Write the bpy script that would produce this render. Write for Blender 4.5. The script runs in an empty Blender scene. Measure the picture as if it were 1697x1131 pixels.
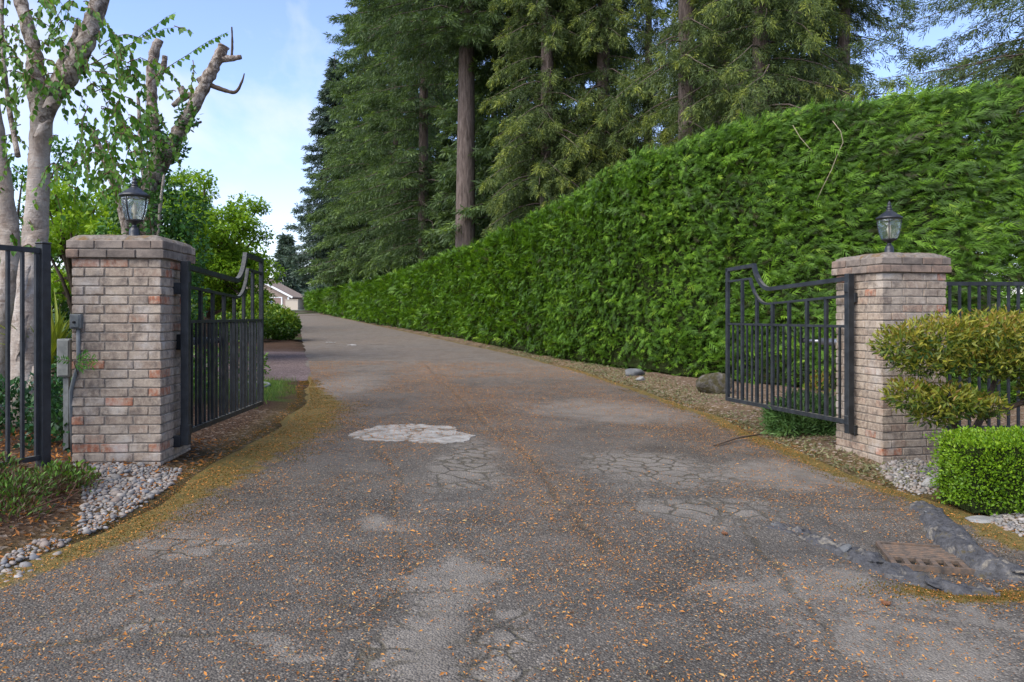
import bpy, math, random
import numpy as np
from mathutils import Vector, Matrix

random.seed(7); RNG = np.random.default_rng(7)
SC = bpy.context.scene; COL = SC.collection
R = math.radians

# ------------------------------------------------------------------ camera, sky, sun, exposure
EYE = 1.30; FPX = 1300.0; CX = 848.5; HY = 522.0
cd = bpy.data.cameras.new('camera'); cam = bpy.data.objects.new('camera', cd); COL.objects.link(cam)
cam.location = (0, 0, EYE); cam.rotation_euler = (R(90), 0, 0)
cd.sensor_width = 36; cd.lens = FPX / 1697 * 36; cd.shift_y = -(565.5 - HY) / 1697
cd.clip_start = 0.05; cd.clip_end = 6000
SC.camera = cam

SUN_EL, SUN_AZ = 46, 230          # azimuth clockwise from +Y (view direction): light from behind and left
w = bpy.data.worlds.new('World'); SC.world = w; w.use_nodes = True
nt = w.node_tree; nt.nodes.clear()
def wn(t, **k):
    n = nt.nodes.new(t)
    for a, b in k.items(): setattr(n, a, b)
    return n
sky = wn('ShaderNodeTexSky', sky_type='NISHITA', sun_disc=False, sun_elevation=R(SUN_EL), sun_rotation=R(SUN_AZ), air_density=1.0, dust_density=0.15, ozone_density=3.2)
tc = wn('ShaderNodeTexCoord')
sep = wn('ShaderNodeSeparateXYZ'); nt.links.new(tc.outputs['Generated'], sep.inputs[0])
zz = wn('ShaderNodeMath', operation='MAXIMUM'); nt.links.new(sep.outputs[2], zz.inputs[0]); zz.inputs[1].default_value = 0.0
za = wn('ShaderNodeMath', operation='ADD'); nt.links.new(zz.outputs[0], za.inputs[0]); za.inputs[1].default_value = 0.22
dv = wn('ShaderNodeVectorMath', operation='DIVIDE'); nt.links.new(tc.outputs['Generated'], dv.inputs[0])
cmb = wn('ShaderNodeCombineXYZ')
for i in range(3): nt.links.new(za.outputs[0], cmb.inputs[i])
nt.links.new(cmb.outputs[0], dv.inputs[1])
mp = wn('ShaderNodeMapping'); mp.inputs['Scale'].default_value = (1.0, 0.55, 0.6); mp.inputs['Rotation'].default_value = (0, 0, R(-24)); mp.inputs['Location'].default_value = (1.35, 0.4, 0)
nt.links.new(dv.outputs[0], mp.inputs[0])
nz = wn('ShaderNodeTexNoise'); nz.inputs['Scale'].default_value = 1.7; nz.inputs['Detail'].default_value = 9; nz.inputs['Roughness'].default_value = 0.55; nz.inputs['Distortion'].default_value = 0.35
nt.links.new(mp.outputs[0], nz.inputs['Vector'])
cr = wn('ShaderNodeValToRGB'); cr.color_ramp.elements[0].position = 0.50; cr.color_ramp.elements[1].position = 0.74
cr.color_ramp.elements[0].color = (0.02, 0.02, 0.02, 1); cr.color_ramp.elements[1].color = (0.95, 0.95, 0.95, 1)
nt.links.new(nz.outputs['Fac'], cr.inputs[0])
hz = wn('ShaderNodeMapRange'); hz.inputs['From Min'].default_value = 0.0; hz.inputs['From Max'].default_value = 0.24; hz.inputs['To Min'].default_value = 0.5; hz.inputs['To Max'].default_value = 0.0
nt.links.new(sep.outputs[2], hz.inputs['Value'])
mx0 = wn('ShaderNodeMath', operation='MAXIMUM'); nt.links.new(cr.outputs[0], mx0.inputs[0]); nt.links.new(hz.outputs[0], mx0.inputs[1])
mixc = wn('ShaderNodeMixRGB'); nt.links.new(mx0.outputs[0], mixc.inputs[0]); skt = wn('ShaderNodeMixRGB', blend_type='MULTIPLY'); skt.inputs[0].default_value = 1; skt.inputs[2].default_value = (1.06, .96, 1.06, 1); nt.links.new(sky.outputs[0], skt.inputs[1]); nt.links.new(skt.outputs[0], mixc.inputs[1]); mixc.inputs[2].default_value = (3.5, 3.68, 4.15, 1)
bg = wn('ShaderNodeBackground'); bg.inputs['Strength'].default_value = 0.117
nt.links.new(mixc.outputs[0], bg.inputs[0])
wo = wn('ShaderNodeOutputWorld'); nt.links.new(bg.outputs[0], wo.inputs[0])

sd = bpy.data.lights.new('sun', 'SUN'); sun = bpy.data.objects.new('sun', sd); COL.objects.link(sun)
sd.energy = 2.3; sd.angle = R(60); sd.color = (1.0, 0.94, 0.84)
az = R(SUN_AZ); el = R(SUN_EL)
sdir = Vector((math.sin(az) * math.cos(el), math.cos(az) * math.cos(el), math.sin(el)))
sun.rotation_euler = sdir.to_track_quat('Z', 'Y').to_euler(); sun.location = sdir * 60

vs = SC.view_settings; vs.view_transform = 'Standard'; vs.look = 'None'; vs.gamma = 1.0; vs.use_curve_mapping = False
vs.exposure = 1.32
SC.cycles.use_denoising = True
SC.cycles.max_bounces = 6; SC.cycles.diffuse_bounces = 3; SC.cycles.glossy_bounces = 2; SC.cycles.transmission_bounces = 5; SC.cycles.transparent_max_bounces = 8

# ------------------------------------------------------------------ ground shape and pixel helpers
ZY = np.array([-60, 0, 6, 15, 27, 39, 62, 80, 110, 135, 200, 3000.0]); ZZ = np.array([-.3, 0, .07, .19, .32, .47, .80, 1.15, 1.90, 2.2, 2.5, 2.5])
def gz(x, y):
    x = np.asarray(x, float); y = np.asarray(y, float)
    f = np.clip((17 - y) / 8.0, 0, 1); f = f * f * (3 - 2 * f)
    return np.interp(y, ZY, ZZ) - 0.028 * np.clip(x, -6, 7) * f
def at(px, py, D):
    return Vector(((px - CX) / FPX * D, D, EYE + (HY - py) / FPX * D))
def G(px, py):                      # where the line of sight meets the ground
    D = np.concatenate([np.arange(1, 40, .01), np.arange(40, 200, .05)])
    d = (EYE + (HY - py) / FPX * D) - gz((px - CX) / FPX * D, D)
    i = int(np.argmax(d < 0)); D = D[i] if d[i] < 0 else 199
    x = (px - CX) / FPX * D
    return Vector((x, D, float(gz(x, D))))
def vnoise(x, y, s, seed=0):        # cheap smooth value noise for shaping ground
    x = np.asarray(x) * s + seed * 17.13; y = np.asarray(y) * s + seed * 9.71
    xi = np.floor(x); yi = np.floor(y); fx = x - xi; fy = y - yi
    fx = fx * fx * (3 - 2 * fx); fy = fy * fy * (3 - 2 * fy)
    h = lambda a, b: np.modf(np.abs(np.sin(a * 127.1 + b * 311.7 + seed) * 43758.5453))[0]
    return (h(xi, yi) * (1 - fx) + h(xi + 1, yi) * fx) * (1 - fy) + (h(xi, yi + 1) * (1 - fx) + h(xi + 1, yi + 1) * fx) * fy
def fbm(x, y, s, seed=0): return vnoise(x, y, s, seed) * .55 + vnoise(x, y, s * 2.1, seed + 3) * .3 + vnoise(x, y, s * 4.3, seed + 5) * .15

# ------------------------------------------------------------------ object helpers
def tag(o, label=None, cat=None, group=None, kind=None):
    if label: o['label'] = label
    if cat: o['category'] = cat
    if group: o['group'] = group
    if kind: o['kind'] = kind
    return o
def empty(name, loc, rz=0, **k):
    o = bpy.data.objects.new(name, None); COL.objects.link(o); o.location = loc; o.rotation_euler = (0, 0, rz); o.empty_display_size = .2
    return tag(o, **k)
def link(name, me, parent=None, loc=None, rot=None, scale=None):
    o = bpy.data.objects.new(name, me); COL.objects.link(o)
    if parent is not None: o.parent = parent
    if loc is not None: o.location = loc
    if rot is not None: o.rotation_euler = rot
    if scale is not None: o.scale = scale
    return o
def mesh_np(name, V, F, m, tint=None, smooth=False, vcol=None):
    V = np.ascontiguousarray(V, np.float32); F = np.ascontiguousarray(F, np.int32)
    me = bpy.data.meshes.new(name); k = F.shape[1]
    me.vertices.add(len(V)); me.vertices.foreach_set('co', V.ravel())
    me.loops.add(F.size); me.loops.foreach_set('vertex_index', F.ravel())
    me.polygons.add(len(F)); me.polygons.foreach_set('loop_start', np.arange(0, F.size, k, dtype=np.int32))
    if smooth: me.polygons.foreach_set('use_smooth', np.ones(len(F), bool))
    me.update(calc_edges=True)
    if tint is not None:
        a = me.attributes.new('tint', 'FLOAT', 'POINT'); a.data.foreach_set('value', np.ascontiguousarray(tint, np.float32))
    if vcol is not None:
        for nm, arr in vcol.items():
            arr = np.ascontiguousarray(arr, np.float32)
            if arr.ndim == 1: a = me.attributes.new(nm, 'FLOAT', 'POINT'); a.data.foreach_set('value', arr)
            else: a = me.attributes.new(nm, 'FLOAT_COLOR', 'POINT'); a.data.foreach_set('color', arr.ravel())
    me.materials.append(m)
    return me
class MB:
    def __init__(s): s.v = []; s.f = []
    def add(s, vs, fs):
        n = len(s.v); s.v += [tuple(v) for v in vs]; s.f += [tuple(i + n for i in f) for f in fs]; return s
    def box(s, x0, x1, y0, y1, z0, z1):
        return s.add([(x0, y0, z0), (x1, y0, z0), (x1, y1, z0), (x0, y1, z0), (x0, y0, z1), (x1, y0, z1), (x1, y1, z1), (x0, y1, z1)],
                     [(0, 3, 2, 1), (4, 5, 6, 7), (0, 1, 5, 4), (1, 2, 6, 5), (2, 3, 7, 6), (3, 0, 4, 7)])
    def cbox(s, x0, x1, y0, y1, z0, z1, c):      # chamfered box
        vs, idx = [], {}
        for i, X in enumerate((x0, x1)):
            for j, Y in enumerate((y0, y1)):
                for k, Z in enumerate((z0, z1)):
                    sx, sy, sz = c * (1 - 2 * i), c * (1 - 2 * j), c * (1 - 2 * k)
                    for a, p in enumerate(((X, Y + sy, Z + sz), (X + sx, Y, Z + sz), (X + sx, Y + sy, Z))):
                        idx[i, j, k, a] = len(vs); vs.append(p)
        fs = []
        q = [(0, 0), (1, 0), (1, 1), (0, 1)]
        for i in (0, 1): fs.append([idx[i, a, b, 0] for a, b in (q if i else q[::-1])])
        for j in (0, 1): fs.append([idx[a, j, b, 1] for a, b in (q[::-1] if j else q)])
        for k in (0, 1): fs.append([idx[a, b, k, 2] for a, b in (q if k else q[::-1])])
        for a in (0, 1):
            for b in (0, 1):
                e = [idx[a, b, 0, 0], idx[a, b, 1, 0], idx[a, b, 1, 1], idx[a, b, 0, 1]]; fs.append(e if (a ^ b) else e[::-1])
                e = [idx[a, 0, b, 0], idx[a, 1, b, 0], idx[a, 1, b, 2], idx[a, 0, b, 2]]; fs.append(e if not (a ^ b) else e[::-1])
                e = [idx[0, a, b, 1], idx[1, a, b, 1], idx[1, a, b, 2], idx[0, a, b, 2]]; fs.append(e if (a ^ b) else e[::-1])
                for c2 in (0, 1):
                    t = [idx[a, b, c2, 0], idx[a, b, c2, 1], idx[a, b, c2, 2]]; fs.append(t if (a + b + c2) % 2 == 1 else t[::-1])
        return s.add(vs, fs)
    def tube(s, pts, rad, n=8, caps=True):
        pts = [Vector(p) for p in pts]
        if not hasattr(rad, '__len__'): rad = [rad] * len(pts)
        up = Vector((0, 0, 1)); rings = []; u = None
        for i, p in enumerate(pts):
            t = (pts[min(i + 1, len(pts) - 1)] - pts[max(i - 1, 0)]).normalized()
            if u is None:
                u = t.cross(up if abs(t.z) < .9 else Vector((1, 0, 0))).normalized()
            else:
                u = (u - t * u.dot(t)).normalized()
            v = t.cross(u)
            rings.append([p + (u * math.cos(2 * math.pi * k / n) + v * math.sin(2 * math.pi * k / n)) * rad[i] for k in range(n)])
        vs = [q for r in rings for q in r]; fs = []
        for i in range(len(pts) - 1):
            for k in range(n): fs.append((i * n + k, i * n + (k + 1) % n, (i + 1) * n + (k + 1) % n, (i + 1) * n + k))
        if caps: fs.append(tuple(range(n))[::-1]); fs.append(tuple((len(pts) - 1) * n + k for k in range(n)))
        return s.add(vs, fs)
    def bar(s, p, q, wx, wy):                    # square bar between two points, wx across, wy along up-ish
        p = Vector(p); q = Vector(q); t = (q - p).normalized(); up = Vector((0, 0, 1)) if abs(t.z) < .9 else Vector((0, 1, 0))
        a = t.cross(up).normalized() * wx / 2; b = t.cross(a).normalized() * wy / 2
        vs = [p + a + b, p - a + b, p - a - b, p + a - b, q + a + b, q - a + b, q - a - b, q + a - b]
        return s.add(vs, [(0, 1, 2, 3), (7, 6, 5, 4), (0, 4, 5, 1), (1, 5, 6, 2), (2, 6, 7, 3), (3, 7, 4, 0)])
    def sweep(s, pts, wx, wy, side):             # rectangular section swept in a plane whose normal is side
        pts = [Vector(p) for p in pts]; side = Vector(side).normalized(); vs = []
        for i, p in enumerate(pts):
            a = (pts[i] - pts[i - 1]).normalized() if i else None; b = (pts[i + 1] - pts[i]).normalized() if i < len(pts) - 1 else None
            t = ((a or b) + (b or a)).normalized(); n = side.cross(t); k = 1 / max(.5, n.dot(side.cross(a or b)))
            vs += [p + side * wx / 2 + n * wy / 2 * k, p - side * wx / 2 + n * wy / 2 * k, p - side * wx / 2 - n * wy / 2 * k, p + side * wx / 2 - n * wy / 2 * k]
        fs = [(0, 1, 2, 3), tuple(len(vs) - 4 + i for i in (3, 2, 1, 0))]
        for i in range(len(pts) - 1):
            for k in range(4): fs.append((i * 4 + k, i * 4 + 4 + k, i * 4 + 4 + (k + 1) % 4, i * 4 + (k + 1) % 4))
        return s.add(vs, fs)
    def lathe(s, prof, n=20, ph0=0, ph1=2 * math.pi):
        full = abs(ph1 - ph0 - 2 * math.pi) < 1e-6; m = n if full else n + 1; vs = []
        for r, z in prof:
            for k in range(m):
                a = ph0 + (ph1 - ph0) * k / n; vs.append((r * math.cos(a), r * math.sin(a), z))
        fs = []
        for i in range(len(prof) - 1):
            for k in range(n):
                k2 = (k + 1) % m; fs.append((i * m + k, i * m + k2, (i + 1) * m + k2, (i + 1) * m + k))
        return s.add(vs, fs)
    def mesh(s, name, m, smooth=False):
        me = bpy.data.meshes.new(name); me.from_pydata(s.v, [], s.f); me.update(); me.materials.append(m)
        if smooth: me.polygons.foreach_set('use_smooth', [True] * len(me.polygons))
        return me
    def build(s, name, m, parent=None, smooth=False, loc=None, rot=None):
        return link(name, s.mesh(name, m, smooth), parent, loc, rot)

# ------------------------------------------------------------------ materials
class N:
    def __init__(s, name):
        s.m = bpy.data.materials.new(name); s.m.use_nodes = True; s.t = s.m.node_tree; s.t.nodes.clear()
        s.out = s.t.nodes.new('ShaderNodeOutputMaterial')
    def n(s, typ, ins=None, **k):
        x = s.t.nodes.new(typ)
        for a, b in k.items(): setattr(x, a, b)
        for a, b in (ins or {}).items(): s.set(x.inputs[a], b)
        return x
    def set(s, sock, b):
        if isinstance(b, bpy.types.NodeSocket): s.t.links.new(b, sock)
        elif isinstance(b, (tuple, list)) and sock.type == 'RGBA' and len(b) == 3: sock.default_value = (*b, 1)
        else: sock.default_value = b
    def pos(s): return s.n('ShaderNodeNewGeometry').outputs['Position']
    def objc(s): return s.n('ShaderNodeTexCoord').outputs['Object']
    def noise(s, sc, vec=None, det=4, rough=.55, dist=0): 
        return s.n('ShaderNodeTexNoise', {'Scale': sc, 'Detail': det, 'Roughness': rough, 'Distortion': dist, 'Vector': vec or s.pos()}).outputs['Fac']
    def vor(s, sc, vec=None, feat='F1', out='Distance'):
        return s.n('ShaderNodeTexVoronoi', {'Scale': sc, 'Vector': vec or s.pos()}, feature=feat).outputs[out]
    def ramp(s, fac, *st):
        x = s.n('ShaderNodeValToRGB', {0: fac}); r = x.color_ramp
        while len(r.elements) < len(st): r.elements.new(.5)
        for e, (p, c) in zip(r.elements, st): e.position = p; e.color = (*c, 1) if hasattr(c, '__len__') else (c, c, c, 1)
        return x.outputs[0]
    def mix(s, f, a, b, mode='MIX'):
        return s.n('ShaderNodeMixRGB', {0: f, 1: a, 2: b}, blend_type=mode).outputs[0]
    def math(s, op, a, b=0.0): return s.n('ShaderNodeMath', {0: a, 1: b}, operation=op).outputs[0]
    def attr(s, nm, out='Fac'): return s.n('ShaderNodeAttribute', attribute_name=nm).outputs[out]
    def rnd(s): return s.n('ShaderNodeObjectInfo').outputs['Random']
    def bump(s, h, st=.3, d=.02): return s.n('ShaderNodeBump', {'Strength': st, 'Distance': d, 'Height': h}).outputs[0]
    def pbr(s, col, rough=.8, bump=None, metal=0, spec=.3, **k):
        ins = {'Base Color': col, 'Roughness': rough, 'Metallic': metal, 'Specular IOR Level': spec}
        if bump is not None: ins['Normal'] = bump
        ins.update(k)
        x = s.n('ShaderNodeBsdfPrincipled', ins); s.t.links.new(x.outputs[0], s.out.inputs[0]); return s.m
    def leaf(s, col, rough=.5, trans=.35, spec=.35):
        a = s.n('ShaderNodeBsdfPrincipled', {'Base Color': col, 'Roughness': rough, 'Specular IOR Level': spec})
        b = s.n('ShaderNodeBsdfTranslucent', {'Color': s.mix(1.0, col, (1.0, 1.0, .55), 'MULTIPLY')})
        c = s.n('ShaderNodeMixShader', {0: trans, 1: a.outputs[0], 2: b.outputs[0]}); s.t.links.new(c.outputs[0], s.out.inputs[0]); return s.m

M = {}
def leafmat(name, stops, trans=.35, rough=.5, spec=.3, patch=1.3, pamt=.35):
    n = N(name); t = n.attr('tint'); big = n.noise(patch, det=2)
    f = n.math('ADD', t, n.math('MULTIPLY', n.math('SUBTRACT', big, .5), pamt))
    M[name] = n.leaf(n.ramp(f, *stops), rough, trans, spec)
def objleafmat(name, stops, trans=.35, rough=.45, spec=.35):
    n = N(name); M[name] = n.leaf(n.ramp(n.rnd(), *stops), rough, trans, spec)

leafmat('hedge_green', [(0, (.045, .045, .012)), (.12, (.034, .075, .010)), (.5, (.082, .180, .014)), (.85, (.165, .315, .024)), (1, (.27, .41, .04))], trans=.36, patch=.9, pamt=.45)
leafmat('spruce_green', [(0, (.040, .034, .020)), (.15, (.044, .068, .024)), (.5, (.082, .124, .034)), (.75, (.15, .20, .042)), (1, (.29, .33, .055))], trans=.34, patch=.5, pamt=.3)
leafmat('fir_green', [(0, (.036, .034, .020)), (.2, (.052, .086, .034)), (.6, (.098, .155, .052)), (1, (.19, .28, .055))], trans=.34, patch=.3, pamt=.35)
leafmat('bluefir_green', [(0, (.035, .042, .032)), (.3, (.055, .088, .062)), (.7, (.090, .135, .088)), (1, (.13, .18, .11))], trans=.2, patch=.3, pamt=.3)
leafmat('maple_green', [(0, (.09, .18, .015)), (.5, (.18, .33, .02)), (1, (.32, .46, .03))], trans=.45, patch=.8, pamt=.4)
leafmat('ivy_green', [(0, (.03, .085, .018)), (.5, (.055, .15, .028)), (1, (.11, .25, .04))], trans=.2, rough=.35)
leafmat('laurel_green', [(0, (.03, .08, .012)), (.5, (.08, .17, .015)), (1, (.25, .33, .03))], trans=.3, rough=.35)
leafmat('box_green', [(0, (.06, .13, .010)), (.5, (.14, .27, .012)), (1, (.27, .40, .02))], trans=.35, rough=.4)
leafmat('photinia_green', [(0, (.03, .07, .012)), (.3, (.12, .16, .018)), (.7, (.28, .26, .03)), (1, (.33, .19, .05))], trans=.3, rough=.4, pamt=.25)
leafmat('juniper_green', [(0, (.03, .07, .02)), (.5, (.06, .13, .03)), (1, (.12, .2, .05))], trans=.2)
leafmat('groundcover_green', [(0, (.012, .035, .014)), (.5, (.022, .07, .025)), (1, (.07, .18, .04))], trans=.2, rough=.35)
leafmat('heath_mix', [(0, (.07, .035, .022)), (.45, (.10, .055, .03)), (.55, (.06, .10, .02)), (1, (.12, .24, .03))], trans=.25)
leafmat('moss_mix', [(0, (.06, .062, .012)), (.4, (.125, .10, .020)), (.7, (.17, .095, .03)), (1, (.28, .13, .04))], trans=.2, rough=.9, spec=.1)
leafmat('litter_orange', [(0, (.20, .08, .03)), (.45, (.46, .18, .035)), (.8, (.58, .26, .055)), (1, (.48, .33, .13))], trans=.15, rough=.8, pamt=0)
leafmat('needle_pale', [(0, (.10, .11, .04)), (1, (.24, .22, .12))], trans=.1, rough=.8, pamt=0)
leafmat('grass_green', [(0, (.06, .12, .015)), (.6, (.10, .19, .02)), (1, (.2, .2, .05))], trans=.3)
leafmat('birch_leaves', [(0, (.05, .14, .02)), (.5, (.085, .21, .02)), (1, (.17, .32, .03))], trans=.42, pamt=0)
objleafmat('birch_leaf', [(0, (.05, .14, .02)), (.5, (.085, .21, .02)), (1, (.17, .32, .03))], trans=.42)
objleafmat('photinia_leaf', [(0, (.12, .17, .018)), (.4, (.24, .25, .025)), (.75, (.33, .29, .035)), (1, (.34, .2, .05))], trans=.3)
objleafmat('strap_leaf', [(0, (.14, .20, .02)), (.6, (.30, .36, .04)), (1, (.42, .42, .08))], trans=.3)
objleafmat('weed_leaf', [(0, (.05, .16, .02)), (1, (.11, .27, .03))], trans=.35)

n = N('brick'); p = n.pos(); r = n.rnd()
base = n.ramp(r, (0, (.32, .235, .185)), (.15, (.44, .37, .31)), (.3, (.25, .20, .17)), (.45, (.48, .41, .345)), (.6, (.30, .235, .19)), (.8, (.40, .32, .26)), (.92, (.36, .22, .16)), (.96, (.42, .17, .10)), (1, (.40, .15, .085)))
streak = n.noise(26, n.n('ShaderNodeMapping', {'Vector': p, 'Scale': (1.4, 1.4, .8)}).outputs[0], 6, .65)
base = n.mix(n.ramp(streak, (.42, 0), (.62, .7)), base, (.53, .45, .365)); base = n.mix(1.0, base, (.98, .95, .89), 'MULTIPLY')
base = n.mix(n.ramp(n.noise(13, p, 7, .7), (.48, 0), (.66, .75)), base, (.13, .105, .09))
base = n.mix(n.ramp(n.noise(3.2, p, 6, .65), (.54, 0), (.68, .6)), base, (.60, .55, .49))
grain = n.noise(160, p, 3)
M['brick'] = n.pbr(n.mix(.35, base, n.ramp(grain, (.3, .25), (.7, .95)), 'MULTIPLY'), .92, n.bump(n.math('ADD', grain, n.math('MULTIPLY', streak, 1.5)), .55, .006), spec=.15)
n = N('brick_capping'); p = n.pos(); r = n.rnd()
base = n.ramp(r, (0, (.21, .17, .14)), (.4, (.31, .26, .215)), (.75, (.26, .205, .165)), (1, (.34, .235, .175)))
base = n.mix(n.ramp(n.noise(11, p, 6, .65), (.42, 0), (.68, .8)), base, (.10, .085, .075))
grain = n.noise(150, p, 3)
M['brick_capping'] = n.pbr(n.mix(.35, base, n.ramp(grain, (.3, .3), (.7, .95)), 'MULTIPLY'), .95, n.bump(grain, .5, .006), spec=.1)
n = N('mortar'); M['mortar'] = n.pbr(n.ramp(n.noise(30), (.3, (.17, .145, .12)), (.7, (.31, .27, .225))), .95, n.bump(n.noise(120), .5, .005), spec=.1)
n = N('cap_mortar'); p = n.pos()
c = n.ramp(n.noise(30, p, 6, .65), (.3, (.10, .085, .07)), (.7, (.27, .23, .19)))
c = n.mix(n.ramp(n.noise(9, p, 5), (.53, 0), (.64, .8)), c, n.ramp(n.noise(50, p), (.35, (.13, .095, .03)), (.65, (.20, .11, .05))))
M['cap_mortar'] = n.pbr(c, .95, n.bump(n.noise(60, p, 6), .8, .012), spec=.1)
n = N('black_iron'); p = n.pos()
dust = n.math('MULTIPLY', n.ramp(n.n('ShaderNodeSeparateXYZ', {0: n.n('ShaderNodeNewGeometry').outputs['Normal']}).outputs[2], (.55, 0), (.9, .85)), n.ramp(n.noise(14, p), (.3, .45), (.65, 1)))
c = n.mix(dust, n.ramp(n.noise(12, p, 5), (.35, (.010, .012, .014)), (.7, (.028, .032, .036))), (.15, .14, .11))
M['black_iron'] = n.pbr(c, n.ramp(n.noise(40, p), (.3, .38), (.7, .6)), n.bump(n.noise(90, p), .12, .003), spec=.45)
n = N('lantern_black'); M['lantern_black'] = n.pbr(n.ramp(n.noise(40), (.35, (.010, .011, .013)), (.7, (.03, .032, .036))), .38, n.bump(n.noise(120), .1, .002), spec=.5)
n = N('seeded_glass'); p = n.objc()
g = n.n('ShaderNodeBsdfGlass', {'Color': (.93, .95, .94), 'Roughness': .04, 'IOR': 1.25, 'Normal': n.bump(n.noise(28, p, 3), .6, .02)})
tr = n.n('ShaderNodeBsdfTransparent', {'Color': (.86, .89, .88)})
gl = n.n('ShaderNodeBsdfGlossy', {'Roughness': .12, 'Normal': n.bump(n.noise(28, p, 3), .8, .02)})
a = n.n('ShaderNodeMixShader', {0: .5, 1: g.outputs[0], 2: tr.outputs[0]}); b = n.n('ShaderNodeMixShader', {0: .16, 1: a.outputs[0], 2: gl.outputs[0]})
n.t.links.new(b.outputs[0], n.out.inputs[0]); M['seeded_glass'] = n.m
n = N('bulb'); M['bulb'] = n.pbr((.75, .68, .5), .3)
n = N('galvanised'); M['galvanised'] = n.pbr(n.ramp(n.noise(50), (.3, (.33, .34, .35)), (.7, (.55, .56, .57))), .38, metal=.8)
n = N('grey_box'); M['grey_box'] = n.pbr(n.ramp(n.noise(18), (.3, (.10, .11, .105)), (.7, (.19, .20, .19))), .6)
n = N('grey_conduit'); M['grey_conduit'] = n.pbr(n.ramp(n.noise(25), (.3, (.10, .11, .11)), (.7, (.17, .18, .18))), .6)
n = N('black_plastic'); M['black_plastic'] = n.pbr((.012, .012, .013), .5)

# asphalt: attributes painted by plan position (wear, crack, dirt) steer real surface colour
n = N('asphalt'); p = n.pos()
wear = n.attr('wear'); crack = n.attr('crack'); dirt = n.attr('dirt'); moss = n.attr('moss')
agg = n.n('ShaderNodeTexVoronoi', {'Scale': 105, 'Vector': p}); ac = n.n('ShaderNodeSeparateXYZ', {0: agg.outputs['Color']}).outputs[0]
chips = n.ramp(ac, (0, (.052, .046, .038)), (.45, (.094, .083, .068)), (.8, (.152, .134, .110)), (1, (.30, .265, .215)))
chips = n.mix(n.ramp(agg.outputs['Distance'], (.30, 0), (.62, .75)), chips, (.036, .032, .028))
agg2 = n.n('ShaderNodeTexVoronoi', {'Scale': 260, 'Vector': p}); ac2 = n.n('ShaderNodeSeparateXYZ', {0: agg2.outputs['Color']}).outputs[0]
fine = n.ramp(ac2, (0, (.165, .147, .122)), (.7, (.235, .21, .176)), (1, (.34, .305, .26)))
wn_ = n.math('ADD', wear, n.math('MULTIPLY', n.math('SUBTRACT', n.noise(7, p, 8, .75), .5), 1.0))
c = n.mix(n.ramp(n.math('ADD', wn_, n.math('MULTIPLY', n.math('SUBTRACT', ac, .5), .35)), (.32, 0), (.76, .68)), chips, fine)
big = n.noise(.9, p, 5, .6)
c = n.mix(n.ramp(big, (.35, .0), (.7, .45)), c, (.175, .156, .133))
c = n.mix(.75, c, n.ramp(n.noise(2.7, p, 8, .7, .3), (.30, .62), (.5, 1.0), (.70, 1.32)), 'MULTIPLY')
c = n.mix(n.ramp(n.noise(1.3, p, 8, .75, .5), (.56, 0), (.70, .55)), c, (.047, .043, .040))
alle = n.vor(5.6, n.n('ShaderNodeVectorMath', {0: p, 1: n.n('ShaderNodeVectorMath', {0: n.n('ShaderNodeTexNoise', {'Scale': 3.0, 'Detail': 4, 'Vector': p}).outputs['Color'], 'Scale': .35}, operation='SCALE').outputs[0]}, operation='ADD').outputs[0], 'DISTANCE_TO_EDGE')
al = n.math('MULTIPLY', n.ramp(alle, (.02, 1), (.085, 0)), n.math('ADD', .10, n.attr('cells')))
ck = n.math('MAXIMUM', n.ramp(n.math('ADD', crack, n.math('MULTIPLY', n.math('SUBTRACT', n.noise(25, p, 5, .7), .5), 1.2)), (.6, 0), (1.0, .7)), n.math('MULTIPLY', al, n.ramp(wn_, (.25, .12), (.55, .85))))
c = n.mix(n.math('MULTIPLY', ck, .8), c, n.ramp(n.noise(40, p), (.4, (.034, .030, .022)), (.7, (.085, .070, .036))))
c = n.mix(n.math('MULTIPLY', dirt, n.ramp(n.noise(22, p, 6, .7), (.46, 0), (.66, .7))), c, n.ramp(n.noise(70, p), (.3, (.15, .092, .05)), (.7, (.31, .165, .07))))
mm = n.math('ADD', moss, n.math('MULTIPLY', n.math('SUBTRACT', n.noise(6, p, 8, .75), .5), 1.7))
c = n.mix(n.ramp(mm, (.38, 0), (.62, .92)), c, n.ramp(n.noise(35, p, 5), (.3, (.06, .046, .018)), (.47, (.125, .098, .020)), (.6, (.18, .115, .03)), (.75, (.27, .135, .045))))
h = n.math('ADD', n.math('MULTIPLY', agg.outputs['Distance'], -1.0), n.math('MULTIPLY', ck, -1.2))
M['asphalt'] = n.pbr(c, .88, n.bump(h, .9, .008), spec=.22)

n = N('concrete_patch'); p = n.pos()
c = n.ramp(n.noise(8, p, 7, .65), (.3, (.15, .14, .12)), (.5, (.29, .275, .245)), (.75, (.42, .405, .37)))
cr_ = n.vor(2.1, n.n('ShaderNodeVectorMath', {0: p, 1: n.n('ShaderNodeVectorMath', {0: n.n('ShaderNodeTexNoise', {'Scale': 6.0, 'Vector': p}).outputs['Color'], 'Scale': .35}, operation='SCALE').outputs[0]}, operation='ADD').outputs[0], 'DISTANCE_TO_EDGE')
c = n.mix(n.ramp(cr_, (.012, .85), (.04, 0)), c, (.10, .07, .04))
c = n.mix(n.ramp(n.noise(30, p, 6, .7), (.56, 0), (.68, .7)), c, (.22, .12, .055))
M['concrete_patch'] = n.pbr(c, .9, n.bump(n.noise(70, p, 5), .4, .006), spec=.2)
n = N('berm_asphalt'); p = n.pos()
c = n.ramp(n.noise(20, p, 6, .65), (.3, (.034, .034, .036)), (.6, (.085, .084, .086)), (.8, (.15, .145, .14)))
c = n.mix(n.ramp(n.noise(7, p, 6, .7, .4), (.55, 0), (.64, .75)), c, (.27, .235, .18))
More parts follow.
